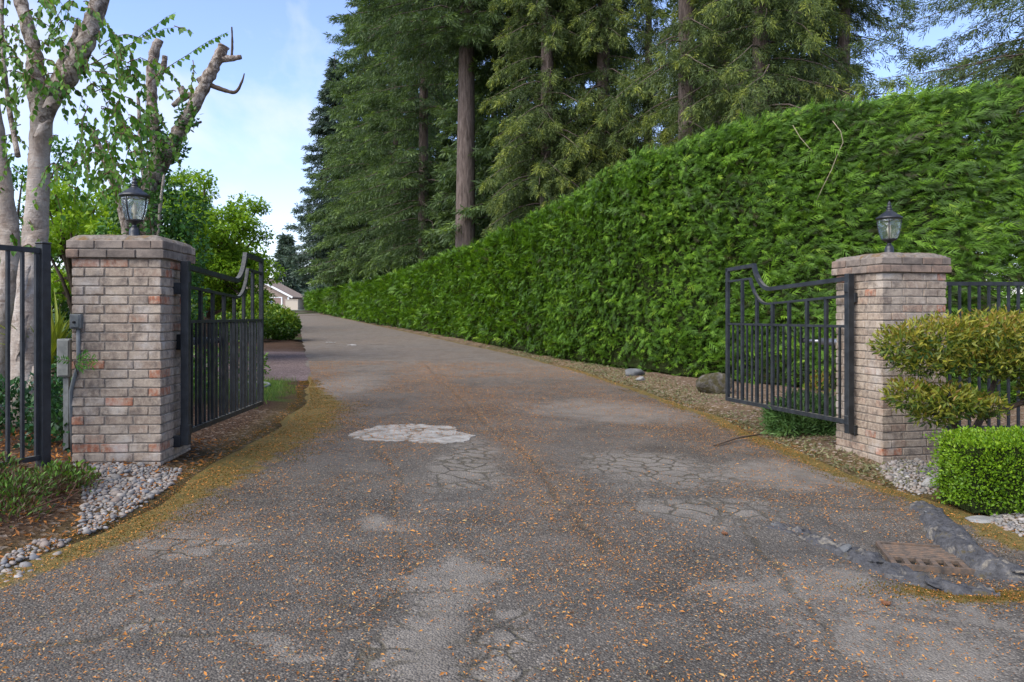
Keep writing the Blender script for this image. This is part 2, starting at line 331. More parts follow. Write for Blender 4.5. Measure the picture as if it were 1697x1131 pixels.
c = n.mix(n.ramp(n.noise(11, p, 6, .7), (.58, 0), (.68, .8)), c, (.085, .065, .022))
M['berm_asphalt'] = n.pbr(c, .85, n.bump(n.noise(40, p, 7), .9, .02), spec=.25)
n = N('rusty_iron'); p = n.pos()
M['rusty_iron'] = n.pbr(n.ramp(n.noise(25, p, 6, .65), (.3, (.06, .052, .046)), (.5, (.13, .098, .074)), (.75, (.23, .135, .08))), .8, n.bump(n.noise(80, p, 5), .4, .005), metal=.2)
n = N('pit_dark'); M['pit_dark'] = n.pbr(n.ramp(n.noise(9), (.3, (.02, .018, .015)), (.7, (.05, .045, .04))), .95)  # near black: shade below the grate painted as colour
n = N('soil'); p = n.pos(); zc = n.attr('zone', 'Color')
g1 = n.noise(45, p, 7, .7); g2 = n.noise(9, p, 5, .6)
c = n.mix(.75, zc, n.ramp(g1, (.28, .30), (.5, .85), (.72, 1.5)), 'MULTIPLY'); c = n.mix(.5, c, n.ramp(g2, (.3, .55), (.7, 1.25)), 'MULTIPLY')
ch = n.n('ShaderNodeTexVoronoi', {'Scale': 38, 'Vector': p}); cv = n.n('ShaderNodeSeparateXYZ', {0: ch.outputs['Color']}).outputs[0]
c = n.mix(n.math('MULTIPLY', n.attr('chips'), n.ramp(cv, (.68, 0), (.74, 1))), c, n.ramp(cv, (.7, (.24, .15, .095)), (.9, (.30, .22, .15)), (1, (.42, .36, .30))))
M['soil'] = n.pbr(c, .95, n.bump(n.math('ADD', g1, ch.outputs['Distance']), .9, .025), spec=.1)
n = N('gravel_drive'); p = n.pos(); v = n.n('ShaderNodeTexVoronoi', {'Scale': 45, 'Vector': p}); vc = n.n('ShaderNodeSeparateXYZ', {0: v.outputs['Color']}).outputs[0]
c = n.ramp(vc, (0, (.085, .06, .055)), (.6, (.15, .108, .10)), (1, (.24, .19, .18))); c = n.mix(.5, c, n.ramp(n.noise(2, p, 5), (.3, .6), (.7, 1.2)), 'MULTIPLY')
M['gravel_drive'] = n.pbr(c, .95, n.bump(v.outputs['Distance'], .8, .012), spec=.1)
n = N('pebble'); p = n.pos(); r = n.rnd()
c = n.ramp(r, (0, (.15, .155, .165)), (.2, (.25, .225, .19)), (.4, (.13, .125, .12)), (.6, (.31, .275, .235)), (.8, (.20, .155, .125)), (1, (.38, .36, .335)))
M['pebble'] = n.pbr(n.mix(.4, c, n.ramp(n.noise(60, p, 4), (.3, .6), (.7, 1.1)), 'MULTIPLY'), .65, n.bump(n.noise(90, p), .2, .004), spec=.3)
n = N('pebble_mix'); p = n.pos(); r = n.attr('tint')
c = n.ramp(r, (0, (.15, .155, .165)), (.2, (.25, .225, .19)), (.4, (.13, .125, .12)), (.6, (.31, .275, .235)), (.8, (.20, .155, .125)), (1, (.38, .36, .335)))
M['pebble_mix'] = n.pbr(n.mix(.4, c, n.ramp(n.noise(60, p, 4), (.3, .6), (.7, 1.1)), 'MULTIPLY'), .65, spec=.3)
n = N('boulder'); p = n.pos()
c = n.ramp(n.noise(9, p, 7, .65), (.3, (.06, .055, .045)), (.7, (.20, .18, .15)))
up = n.n('ShaderNodeSeparateXYZ', {0: n.n('ShaderNodeNewGeometry').outputs['Normal']}).outputs[2]
M['boulder'] = n.pbr(n.mix(n.ramp(n.noise(14, p, 5), (.40, 0), (.56, .8)), c, (.075, .065, .024)), .9, n.bump(n.noise(25, p, 8, .7), 1.0, .06), spec=.1)
M['flat_stone'] = N('flat_stone').m
n = N('flat_stone2'); p = n.pos()
M['flat_stone'] = n.pbr(n.ramp(n.noise(12, p, 7, .65), (.3, (.14, .138, .13)), (.7, (.32, .31, .285))), .85, n.bump(n.noise(30, p, 7), .6, .02))
n = N('dark_stone'); p = n.pos(); M['dark_stone'] = n.pbr(n.ramp(n.noise(12, p, 7, .65), (.3, (.08, .085, .085)), (.7, (.17, .17, .165))), .85, n.bump(n.noise(30, p, 7), .6, .02))
n = N('birch_bark'); p = n.pos()
st = n.noise(16, n.n('ShaderNodeMapping', {'Vector': p, 'Scale': (.5, .5, 3.2)}).outputs[0], 6, .6)
c = n.ramp(n.noise(5, p, 6, .6), (.3, (.21, .165, .135)), (.5, (.34, .29, .245)), (.72, (.48, .435, .39)))
c = n.mix(n.ramp(st, (.30, .75), (.42, 0)), c, (.20, .13, .095))
c = n.mix(n.ramp(n.noise(5.5, p, 8, .75, .6), (.53, 0), (.60, .7)), c, (.17, .13, .10))
M['birch_bark'] = n.pbr(c, .85, n.bump(n.math('ADD', st, n.noise(40, p, 5)), .6, .015), spec=.2)
n = N('birch_rough'); p = n.pos()
c = n.ramp(n.noise(11, p, 9, .78, .8), (.34, (.045, .033, .026)), (.47, (.19, .15, .12)), (.58, (.48, .415, .36)))
M['birch_rough'] = n.pbr(c, .9, n.bump(n.noise(28, p, 7, .7), 1.0, .03), spec=.15)
n = N('conifer_bark'); p = n.pos(); v = n.noise(9, n.n('ShaderNodeMapping', {'Vector': p, 'Scale': (1.4, 1.4, .22)}).outputs[0], 6, .65)
M['conifer_bark'] = n.pbr(n.ramp(v, (.3, (.055, .043, .036)), (.5, (.13, .10, .085)), (.75, (.22, .175, .15))), .95, n.bump(v, 1.0, .05), spec=.1)
n = N('twig'); M['twig'] = n.pbr(n.ramp(n.noise(20), (.3, (.05, .035, .025)), (.7, (.12, .085, .06))), .9)
n = N('twig_red'); M['twig_red'] = n.pbr((.10, .05, .03), .8)
n = N('vine_pale'); M['vine_pale'] = n.pbr(n.ramp(n.noise(30), (.3, (.20, .16, .10)), (.7, (.40, .34, .24))), .85)
n = N('hedge_core'); M['hedge_core'] = n.pbr(n.ramp(n.noise(9, det=6), (.3, (.014, .020, .007)), (.7, (.034, .045, .014))), .95, n.bump(n.noise(20), 1, .05), spec=.05)  # very dark green: the shade behind the leaves is put into this colour
n = N('brown_cone'); M['brown_cone'] = n.pbr(n.ramp(n.noise(60), (.3, (.09, .04, .02)), (.7, (.2, .09, .045))), .85, n.bump(n.vor(120), .8, .005))
n = N('paper_white'); M['paper_white'] = n.pbr((.7, .69, .66), .8)
n = N('siding'); p = n.pos(); M['siding'] = n.pbr(n.ramp(n.noise(2, p), (.3, (.27, .205, .165)), (.7, (.33, .255, .21))), .85)
n = N('garage_door'); M['garage_door'] = n.pbr((.24, .165, .14), .7)
n = N('white_trim'); M['white_trim'] = n.pbr((.78, .78, .77), .6)
n = N('shingle'); p = n.pos(); M['shingle'] = n.pbr(n.ramp(n.noise(4, p, 7), (.3, (.19, .135, .095)), (.7, (.29, .22, .165))), .95)
n = N('red_roof'); p = n.pos(); M['red_roof'] = n.pbr(n.ramp(n.noise(4, p, 6), (.3, (.26, .09, .045)), (.7, (.38, .15, .075))), .9)
n = N('beige_wall'); M['beige_wall'] = n.pbr((.50, .43, .34), .85)
n = N('pinkish_wall'); M['pinkish_wall'] = n.pbr((.36, .285, .23), .85)
n = N('car_white'); M['car_white'] = n.pbr((.75, .76, .78), .25, spec=.5)
n = N('car_glass'); M['car_glass'] = n.pbr((.012, .02, .02), .08, spec=.6)
n = N('car_tyre'); M['car_tyre'] = n.pbr((.015, .015, .015), .8)
n = N('light_concrete'); M['light_concrete'] = n.pbr(n.ramp(n.noise(3), (.3, (.27, .28, .26)), (.7, (.36, .37, .35))), .9)

# ------------------------------------------------------------------ driveway, ground
def curve(pts):
    ys = np.array([p[0] for p in pts]); xs = np.array([p[1] for p in pts]); return lambda y: np.interp(y, ys, xs)
XL = curve([(0, -9), (1.5, -6), (2.7, -3.2), (3.3, -2.42), (4.2, -2.22), (5.4, -2.28), (8, -2.34), (10, -2.62), (11.6, -3.05), (14, -3.6), (20.6, -5.4), (25.5, -6.75), (45, -12.2), (70, -19.3), (100, -27.6), (114, -31.5), (122, -40)])
XR = curve([(0, 9), (2, 6), (3.2, 4.2), (3.9, 3.3), (4.6, 3.02), (5.6, 2.95), (6.4, 2.78), (7.5, 2.68), (9.7, 2.5), (12, 2.05), (15, 1.45), (20, .25), (27, -1.75), (39, -5.3), (62, -12.2), (80, -18.2), (110, -29.3), (122, -33)])
def segd(x, y, pts):                # distance to a polyline
    d = np.full(np.shape(x), 1e9)
    for (a, b), (c, e) in zip(pts[:-1], pts[1:]):
        vx, vy = c - a, e - b; t = np.clip(((x - a) * vx + (y - b) * vy) / (vx * vx + vy * vy), 0, 1)
        d = np.minimum(d, np.hypot(x - a - t * vx, y - b - t * vy))
    return d
def Gp(*pts): return [tuple(G(*p)[:2]) for p in pts]
ys = np.concatenate([np.arange(.6, 11, .045), 11 * (121 / 11) ** (np.linspace(0, 1, 150))]); ys = np.unique(ys)
U = np.linspace(0, 1, 130)
YY, UU = np.meshgrid(ys, U, indexing='ij'); XXd = XL(YY) * (1 - UU) + XR(YY) * UU
wob = (fbm(YY, YY * 0, 1.1, 4) - .5) * .22 * np.clip(YY / 5, 0, 1)
XXd = XXd + wob * np.where(UU < .5, 1 - 2 * UU, 2 * UU - 1) * np.where(YY < 30, 1, .3)
ZD = gz(XXd, YY) + .004 + (fbm(XXd, YY, .8, 1) - .5) * .035 * (YY < 40)
blobs = [(690, 1060, 120, 110), (745, 960, 70, 40), (775, 770, 65, 48), (850, 1005, 45, 14), (855, 1035, 48, 14), (850, 1065, 42, 14), (860, 1095, 60, 14), (960, 1070, 35, 14), (1080, 780, 130, 32), (1180, 850, 120, 26), (560, 640, 70, 30),
         (330, 900, 80, 18), (270, 985, 60, 16), (240, 1050, 70, 20), (1330, 980, 160, 40), (1450, 1060, 200, 40), (1300, 790, 180, 22), (470, 1090, 70, 24), (430, 730, 60, 40), (1560, 1010, 80, 18), (640, 860, 60, 10), (1000, 680, 160, 20)]
wear = np.zeros_like(XXd); wxx = XXd + (fbm(XXd, YY, 2.3, 71) - .5) * .5; wyy = YY + (fbm(XXd, YY, 2.3, 72) - .5) * .9
for bx, by, rx, ry in blobs:
    c = G(bx, by); ax = rx / FPX * c.y; ay = abs(G(bx, by - ry).y - G(bx, min(by + ry, 1600)).y) / 2
    wear = np.maximum(wear, np.clip(1.2 - np.hypot((wxx - c.x) / ax, (wyy - c.y) / ay) * .8, 0, .85))
wear = np.maximum(wear, np.clip((YY - 9.5) / 6, 0, 1) * .62)
cells = np.zeros_like(XXd)
for bx, by, rx, ry in [blobs[i_] for i_ in (2, 3, 4, 5, 6, 7, 8, 9, 11, 12, 13)] + [(905, 1060, 110, 90), (600, 1080, 60, 60), (1000, 1120, 90, 30)]:
    c = G(bx, by); ax = rx / FPX * c.y; ay = abs(G(bx, by - ry).y - G(bx, min(by + ry, 1600)).y) / 2
    cells = np.maximum(cells, np.clip(1.5 - np.hypot((wxx - c.x) / ax, (wyy - c.y) / ay), 0, 1))
seams = [Gp((700, 600), (760, 660), (820, 715), (880, 765), (930, 830), (1000, 920)), Gp((1180, 830), (1240, 880), (1330, 1000), (1400, 1090)), Gp((900, 835), (1100, 837), (1300, 838), (1500, 845)), Gp((600, 1131), (610, 1030), (660, 985), (670, 950), (730, 900)), Gp((660, 985), (790, 978)), Gp((620, 740), (660, 790), (655, 860), (665, 930)), Gp((790, 978), (800, 1040), (790, 1131)), Gp((500, 1000), (600, 1010)), Gp((0, 1080), (200, 1060), (420, 1050), (600, 1040))]
crack = np.zeros_like(XXd)
jx = XXd + (fbm(XXd, YY, 5, 8) - .5) * .12; jy = YY + (fbm(XXd, YY, 5, 9) - .5) * .12
for i, s in enumerate(seams): crack = np.maximum(crack, np.clip(1.2 - segd(jx, jy, s) / (.05 if i < 3 else .04), 0, 1))
ZD = ZD - .006 * crack
dl = (XXd - XL(YY)); dr = XR(YY) - XXd
def mossband(y): return np.interp(y, [2.4, 3.2, 4.5, 6, 8, 10, 12.5, 14], [.1, .22, .38, .55, .75, .75, .15, 0])
moss = np.clip(1.15 - dl / np.maximum(mossband(YY), .02), 0, 1) * (YY < 14) + np.clip(1.1 - dr / np.interp(YY, [3.4, 5, 8, 12, 20, 60], [.25, .3, .35, .25, .2, .25]), 0, 1)
p1, p2 = G(1620, 985), G(1330, 870)
moss = np.maximum(moss, np.clip(1.2 - np.hypot((XXd - p1.x) / .55, (YY - p1.y) / .16), 0, 1))
moss = np.clip(moss, 0, 1)
dirt = np.clip((YY - 5.5) / 5, 0, .8) + .6 * np.clip(1 - segd(XXd, YY, seams[0]) / .5, 0, 1) + .35 * np.clip(1 - dl / 1.4, 0, 1) * (YY < 16) + .4 * np.clip(1 - dr / 1.0, 0, 1)
dirt = np.clip(dirt * (.35 + 1.1 * fbm(XXd, YY * .6, .9, 12)), 0, 1)
nr, nc = XXd.shape
idx = np.arange(nr * nc).reshape(nr, nc)
F = np.stack([idx[:-1, :-1], idx[:-1, 1:], idx[1:, 1:], idx[1:, :-1]], -1).reshape(-1, 4)
# the storm-drain hollow: lower the driveway there
DR = G(1555, 925)
def hollow(x, y): return np.clip(1.25 - np.hypot((x - DR.x) / .55, (y - DR.y - .15) / .62), 0, 1) ** 1.0
ZD = ZD - .05 * np.clip(hollow(XXd, YY) * 1.6, 0, 1)
dd_ = G(1562, 918); ca_, sa_ = math.cos(R(-14)), math.sin(R(-14)); lx_ = (XXd - dd_.x) * ca_ + (YY - dd_.y) * sa_; ly_ = -(XXd - dd_.x) * sa_ + (YY - dd_.y) * ca_
ZD = ZD - .45 * ((np.abs(lx_) < .27) & (np.abs(ly_) < .19))        # the open pit under the grate
me = mesh_np('driveway', np.stack([XXd, YY, ZD], -1).reshape(-1, 3), F, M['asphalt'], smooth=True, vcol={'wear': wear.ravel(), 'crack': crack.ravel(), 'dirt': dirt.ravel(), 'moss': moss.ravel(), 'cells': cells.ravel()})
o = link('driveway', me); tag(o, kind='structure')

HB = [G(1060, 622), ]          # hedge foot line: measured on the photograph, then smoothed
hedge_px = [(505, 514.5), (550, 523), (600, 533), (650, 543), (700, 552), (760, 564), (800, 573), (860, 586), (920, 598), (980, 610), (1050, 622)]
HP = [G(*p) for p in hedge_px] + [Vector((3.0, 13.6, 0)), Vector((4.0, 12.6, 0)), Vector((5.4, 11.7, 0)), Vector((7.2, 10.9, 0)), Vector((9.5, 10.2, 0)), Vector((12.5, 9.6, 0))]
HPX = np.array([p.x for p in HP]); HPY = np.array([p.y for p in HP])
s_ = np.concatenate([[0], np.cumsum(np.hypot(np.diff(HPX), np.diff(HPY)))]); HL = s_[-1]
ss = np.linspace(0, HL, 900); hx = np.interp(ss, s_, HPX); hy = np.interp(ss, s_, HPY)
for _ in range(3):
    k = np.ones(25) / 25; hx2 = np.convolve(np.pad(hx, 12, 'edge'), k, 'valid'); hy2 = np.convolve(np.pad(hy, 12, 'edge'), k, 'valid'); hx, hy = hx2, hy2
ss = np.concatenate([[0], np.cumsum(np.hypot(np.diff(hx), np.diff(hy)))]); HL = ss[-1]
def hpt(s): return np.interp(s, ss, hx), np.interp(s, ss, hy)
# hedge top height (world z) along the line, from the photograph's skyline
top_px = [(505, 487), (600, 470), (700, 440), (800, 401), (860, 374), (920, 341), (1000, 293), (1060, 262), (1140, 228), (1250, 205), (1390, 182), (1480, 165), (1560, 150), (1697, 138), (1900, 128)]
tpx = np.array([p[0] for p in top_px]); tpy = np.array([p[1] for p in top_px])
hpx = CX + FPX * hx / hy
htop = EYE + (HY - np.interp(hpx, tpx, tpy)) / FPX * hy
htop = np.convolve(np.pad(htop, 10, 'edge'), np.ones(21) / 21, 'valid')
hbase = gz(hx, hy) + .02
def htz(s): return np.interp(s, ss, htop)
def hbz(s): return np.interp(s, ss, hbase)

# ground sheet
gx = np.unique(np.concatenate([-np.geomspace(8, 2500, 34)[::-1], np.arange(-8, 9, .17), np.geomspace(9, 2500, 34)]))
gy = np.unique(np.concatenate([-np.geomspace(2, 1500, 16)[::-1], np.arange(-2, 2, .5), np.arange(2, 16, .17), 16 * (3500 / 16) ** np.linspace(0, 1, 90)]))
GYY, GXX = np.meshgrid(gy, gx, indexing='ij')
inside = (GXX > XL(GYY)) & (GXX < XR(GYY)) & (GYY < 121)
edge = np.minimum(GXX - XL(GYY), XR(GYY) - GXX)          # >0 inside
def bedz(x, y):
    e = np.minimum(x - XL(y), XR(y) - x)
    e = np.where(y > 121, -1, e)
    base = gz(x, y) + np.where(e > 0.12, -.12, np.where(e > -.04, -.012, np.clip(-e * .10, 0, .05)))
    gv = (y > 12.7) & (y < 22.9) & (x < XL(y) + .1) & (x > -17)
    base = np.where(gv, gz(x, y) - .045, base)
    return base + np.where((e < 0) & ~gv, (fbm(x, y, 1.7, 21) - .5) * .05 * np.clip(-e * 3, 0, 1) + (vnoise(x, y, 7, 22) - .5) * .02, 0)
GZ = bedz(GXX, GYY) - .6 * (np.hypot(GXX - DR.x, GYY - DR.y) < .8) * inside
zone = np.zeros(GXX.shape + (4,)); zone[..., 3] = 1
def setz(mask, col):
    m_ = np.clip(mask, 0, 1)[..., None]; zone[..., :3] = zone[..., :3] * (1 - m_) + np.array(col) * m_
setz(np.ones_like(GXX), (.055, .042, .025))                       # forest floor
setz((GXX < XL(GYY)) * 1.0, (.085, .05, .032))                    # mulch on the left
setz(((GXX < XL(GYY) - .3) & (GYY > 9.5) & (GYY < 12.5)) * 1.0, (.07, .12, .02)); setz(((GXX < XL(GYY)) & (GYY > 12.4) & (GYY < 22.5)) * 1.0, (.14, .10, .09))     # lawn beyond the left leaf
setz(((GXX < XL(GYY) - 1.0) & (GYY > 30)) * 1.0, (.06, .10, .02))
rs = np.clip((GXX - XR(GYY)) * 3, 0, 1) * (GYY < 60)
setz(rs, (.17, .115, .075))
setz(rs * np.clip(1.2 - (GXX - XR(GYY)) / .9, 0, 1) * (fbm(GXX, GYY, 1.5, 30) > .42), (.19, .13, .06))
setz(np.clip(1 - np.abs(edge + .1) / .28, 0, 1) * (GYY < 60) * ((GXX > -1) | (GYY < 11.5)) * .85, (.115, .085, .03))
setz(((np.interp(GYY, hy[::-1], hx[::-1]) < GXX - .5) & (GYY > 10)) * 1.0, (.05, .038, .022))
chips = ((GXX > XR(GYY)) & (GYY > 6) & (GYY < 50)) * .9 + ((GXX < XL(GYY)) & (GYY < 9)) * .35
nr, nc = GXX.shape; idx = np.arange(nr * nc).reshape(nr, nc)
F = np.stack([idx[:-1, :-1], idx[:-1, 1:], idx[1:, 1:], idx[1:, :-1]], -1).reshape(-1, 4)
me = mesh_np('ground', np.stack([GXX, GYY, GZ], -1).reshape(-1, 3), F, M['soil'], smooth=True, vcol={'zone': zone.reshape(-1, 4), 'chips': chips.ravel()})
tag(link('ground', me), kind='structure')
def bz(x, y): return float(bedz(np.array(x), np.array(y)))

def sheet(name, outline, m, dz, jit=0, kind='structure', sub=1, thick=0, **k):
    pts = [Vector((a, b, 0)) for a, b in outline]; c = sum(pts, Vector()) / len(pts); ring = []
    nn = len(pts)
    for i in range(nn):
        for j in range(sub):
            q = pts[i].lerp(pts[(i + 1) % nn], j / sub); q += (q - c).normalized() * random.uniform(-jit, jit); ring.append(q)
    vs, fs = [], []; L = 6
    for l in range(L + 1):
        for q in ring:
            r_ = c.lerp(q, l / L) if l else c; vs.append((r_.x, r_.y, 0))
    n_ = len(ring)
    for l in range(L):
        for i in range(n_): fs.append((l * n_ + i, l * n_ + (i + 1) % n_, (l + 1) * n_ + (i + 1) % n_, (l + 1) * n_ + i)[::-1] if l else (i, n_ + i, n_ + (i + 1) % n_)[::1])
    V = np.array(vs); V[:, 2] = gz(V[:, 0], V[:, 1]) + dz + (fbm(V[:, 0], V[:, 1], .8, 1) - .5) * .035
    if thick:
        b0 = len(V); B = V[-n_:].copy(); B[:, 2] -= thick; V = np.concatenate([V, B])
        for i in range(n_): fs.append((L * n_ + i, L * n_ + (i + 1) % n_, b0 + (i + 1) % n_, b0 + i)[::-1])
    mb = MB(); mb.v = [tuple(v) for v in V]; mb.f = fs
    o = mb.build(name, m, smooth=False); tag(o, kind=kind, **k); return o
outl = Gp((575, 722), (592, 714), (632, 706), (690, 704), (752, 708), (762, 716), (786, 722), (770, 733), (735, 737), (700, 735), (675, 731), (640, 733), (600, 731))
sheet('concrete_patch', outl, M['concrete_patch'], .009, .03, sub=7, thick=.02)
sheet('gravel_side_road', [(float(XL(y_)) + .10, y_) for y_ in np.arange(12.9, 22.2, .5)] + [(-8, 22.8), (-16, 23), (-16, 14), (-7, 13.4)], M['gravel_drive'], -.004, .0, sub=2)
sheet('far_courtyard', [(-29, 108), (-26, 118), (-31, 138), (-60, 138), (-60, 117), (-32, 110)], M['light_concrete'], .05, 0)

# ------------------------------------------------------------------ foliage tools
def frames(d, nrm):
    d = d / np.linalg.norm(d, axis=1, keepdims=True); x = np.cross(d, nrm); l = np.linalg.norm(x, axis=1, keepdims=True); bad = (l < 1e-4)[:, 0]
    if bad.any(): x[bad] = np.cross(d[bad], np.array([.31, .52, .79])); l = np.linalg.norm(x, axis=1, keepdims=True)
    x = x / l; z = np.cross(x, d); return np.stack([x, d, z], -1)           # columns side, length, normal
def scatter(base, P, D, Nn, S):
    bv, bf = base; Rm = frames(D, Nn); S = np.asarray(S); S = S[:, None] * np.ones(3) if S.ndim == 1 else S
    V = np.einsum('nij,nkj->nki', Rm, bv[None] * S[:, None, :]) + P[:, None]
    Fn = (bf[None] + (np.arange(len(P)) * len(bv))[:, None, None]).reshape(-1, bf.shape[1]); return V.reshape(-1, 3), Fn
def unit(n, rng=RNG):
    v = rng.normal(size=(n, 3)); return v / np.linalg.norm(v, axis=1, keepdims=True)
LEAF2 = (np.array([(0, 0, 0), (.28, .42, .05), (0, 1, -.04), (-.28, .42, .05)]), np.array([(0, 1, 2), (0, 2, 3)]))
LANCE = (np.array([(0, 0, 0), (.16, .45, .05), (0, 1, -.06), (-.16, .45, .05)]), np.array([(0, 1, 2), (0, 2, 3)]))
ROUND = (np.array([(0, 0, 0), (.34, .25, .06), (.30, .7, .05), (0, 1, -.02), (-.30, .7, .05), (-.34, .25, .06)]), np.array([(0, 1, 2), (0, 2, 3), (0, 3, 4), (0, 4, 5)]))
FLAKE = (np.array([(0, 0, 0), (.19, .4, .15), (0, 1, .05), (-.19, .5, .12)]), np.array([(0, 1, 2), (0, 2, 3)]))
BLADE = (np.array([(-.04, 0, 0), (.04, 0, 0), (0, 1, .1)]), np.array([(0, 1, 2)]))
def make_frond(pairs, ang, wid, ln, curl=.1, seed=0):
    r = random.Random(seed); vs, fs = [], []
    def blade(p, a, l, w_):
        n = len(vs); dx, dy = math.sin(a), math.cos(a); q = (p[0] + dx * l, p[1] + dy * l)
        vs.extend([(p[0] - dy * w_, p[1] + dx * w_, -curl * p[1] ** 2), (p[0] + dy * w_, p[1] - dx * w_, -curl * p[1] ** 2), (q[0], q[1], -curl * q[1] ** 2 - .03 + r.uniform(-.06, .06))]); fs.append((n, n + 1, n + 2))
    blade((0, 0), 0, 1, wid)
    for i in range(pairs):
        t = .08 + .8 * i / pairs
        for s in (-1, 1): blade((0, t + r.uniform(-.03, .03)), s * (ang + r.uniform(-.15, .15)), ln * (1 - .55 * t) * r.uniform(.8, 1.15), wid)
    return np.array(vs), np.array(fs)
FROND_H = make_frond(4, .50, .036, .52, .16, 1); FROND_H2 = make_frond(3, .52, .052, .55, .14, 5)        # flat cypress spray
FROND_S = make_frond(5, .70, .042, .42, .18, 2)        # spruce spray
FROND_F = make_frond(4, .85, .046, .50, .10, 3)        # fir spray
FROND_B = make_frond(3, .8, .065, .55, .10, 4)          # coarse spray for far trees
def make_tuft(n, wid, ln, seed, spread_=.75):
    r = random.Random(seed); vs, fs = [], []
    for i in range(n):
        t = .75 * i / n; a = i * 2.4 + r.uniform(-.5, .5); th = spread_ * r.uniform(.6, 1.25) if i < n - 1 else .1
        d = Vector((math.sin(th) * math.cos(a), math.cos(th), math.sin(th) * math.sin(a) * .75)); p_ = Vector((0, t, -.12 * t * t)); q = p_ + d * ln * (1 - .45 * t) * r.uniform(.8, 1.2); q.z -= .08
        sd_ = d.cross(Vector((r.gauss(0, 1), r.gauss(0, 1), r.gauss(0, 1)))).normalized() * wid; k = len(vs); vs += [tuple(p_ - sd_ * .6), tuple(p_.lerp(q, .45) + sd_), tuple(q)]; fs.append((k, k + 1, k + 2))
    return np.array(vs), np.array(fs)
FROND_S = make_tuft(8, .062, .62, 2); FROND_F = make_tuft(8, .070, .62, 3, .9); FROND_B = make_tuft(6, .10, .65, 4, .9)
def foliage(name, base, P, D, Nn, S, tint, m, parent=None, kind=None, rel=(0, 0, 0)):
    V, F = scatter(base, P - np.array(rel), D, Nn, S); me = mesh_np(name, V, F, m, tint=np.repeat(tint, len(base[0])))
    o = link(name, me, parent)
    if kind: tag(o, kind=kind)
    return o

# ------------------------------------------------------------------ clipped hedge
hedge = empty('clipped_hedge', (float(hx[450]), float(hy[450]), 0), label='long tall clipped green conifer hedge curving along the right side of the driveway', cat='hedge')
ho = np.array(hedge.location)
tx = np.gradient(hx); ty = np.gradient(hy); tl = np.hypot(tx, ty); tx /= tl; ty /= tl        # from far end to near right
nx_, ny_ = ty, -tx                                                                           # candidate front normal
if (nx_[800] * (0 - hx[800]) + ny_[800] * (0 - hy[800])) < 0: nx_, ny_ = -nx_, -ny_
def hn(s): return np.interp(s, ss, nx_), np.interp(s, ss, ny_)
TH = 1.3
# solid core, its dark green paints in the shade deep inside the hedge
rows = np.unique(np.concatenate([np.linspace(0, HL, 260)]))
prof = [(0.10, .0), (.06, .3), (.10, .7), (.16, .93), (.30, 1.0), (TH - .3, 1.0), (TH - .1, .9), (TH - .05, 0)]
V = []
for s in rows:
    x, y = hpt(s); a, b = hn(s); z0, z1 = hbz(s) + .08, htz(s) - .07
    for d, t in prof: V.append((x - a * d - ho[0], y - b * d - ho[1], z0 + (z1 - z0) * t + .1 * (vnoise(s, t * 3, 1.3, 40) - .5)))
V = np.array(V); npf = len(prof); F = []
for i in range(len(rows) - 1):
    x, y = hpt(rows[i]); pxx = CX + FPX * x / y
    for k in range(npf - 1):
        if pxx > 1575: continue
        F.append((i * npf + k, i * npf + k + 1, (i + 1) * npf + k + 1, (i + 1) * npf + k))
link('shade_core', mesh_np('shade_core', V, np.array(F), M['hedge_core']), hedge)
# sprays: many near, fewer and larger far away
rng = np.random.default_rng(3)
def hedge_sprays(n, s0, s1, depth_lo, depth_hi, size, top=False):
    s = rng.uniform(s0, s1, n); x, y = hpt(s); a, b = hn(s); tX = np.interp(s, ss, tx); tY = np.interp(s, ss, ty); z0 = hbz(s); z1 = htz(s)
    if top: t = np.ones(n); dep = rng.uniform(0, TH, n)
    else: t = rng.uniform(0, 1, n) ** .95; dep = rng.uniform(depth_lo, depth_hi, n) + .10 * np.clip(t - .85, 0, 1) / .15 * .8 + .16 * np.clip(.1 - t, 0, 1) / .1
    lump = (vnoise(s, t * (z1 - z0), .9, 50) - .5) * .13 + (vnoise(s, t * (z1 - z0), 3.2, 52) - .5) * .11 + (vnoise(s * .6, t * (z1 - z0), 6.5, 53) - .5) * .05
    dep = dep - lump
    zt = z0 + .03 + (z1 - z0) * t + rng.normal(0, .03 - .015 * top, n) + (top * lump * .6)
    P = np.stack([x - a * dep, y - b * dep, zt], -1)
    fl = (vnoise(s, zt, .9, 55) - .5) * 1.2
    D = np.stack([tX, tY, 0 * s], -1) * (rng.normal(.75, .5, n))[:, None] + np.stack([a, b, 0 * s], -1) * (rng.uniform(.25, .8, n) * (0 if top else 1) + top * rng.normal(0, .5, n))[:, None]
    D[:, 2] += rng.normal(.12, .38, n) + fl * .4 + top * .25
    Nn = np.stack([a, b, 0 * s], -1) + unit(n, rng) * .65; Nn[:, 2] += .5
    S = size * np.clip(rng.lognormal(-.05, .34, n), .45, 2.1)
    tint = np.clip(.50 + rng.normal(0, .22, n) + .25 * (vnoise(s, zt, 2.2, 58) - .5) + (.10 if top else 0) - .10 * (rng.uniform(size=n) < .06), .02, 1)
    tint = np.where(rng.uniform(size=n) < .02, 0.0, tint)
    keep = np.ones(n, bool); pxx = CX + FPX * P[:, 0] / P[:, 1]
    hole = (vnoise(s, zt, 2.6, 61) * np.clip((pxx - 1540) / 90, 0, 1)) > .74
    keep &= ~(hole & (zt > 1.6)); 
    return P[keep], D[keep], Nn[keep], S[keep], tint[keep]
parts = []
sn = float(np.interp(1.0, hx, ss)) if hx[0] < hx[-1] else 0
def s_at_y(yv):
    i = int(np.argmax(hy < yv)) if (hy < yv).any() else 0; return ss[i]
sA, sB, sC = s_at_y(62), s_at_y(34), s_at_y(20)
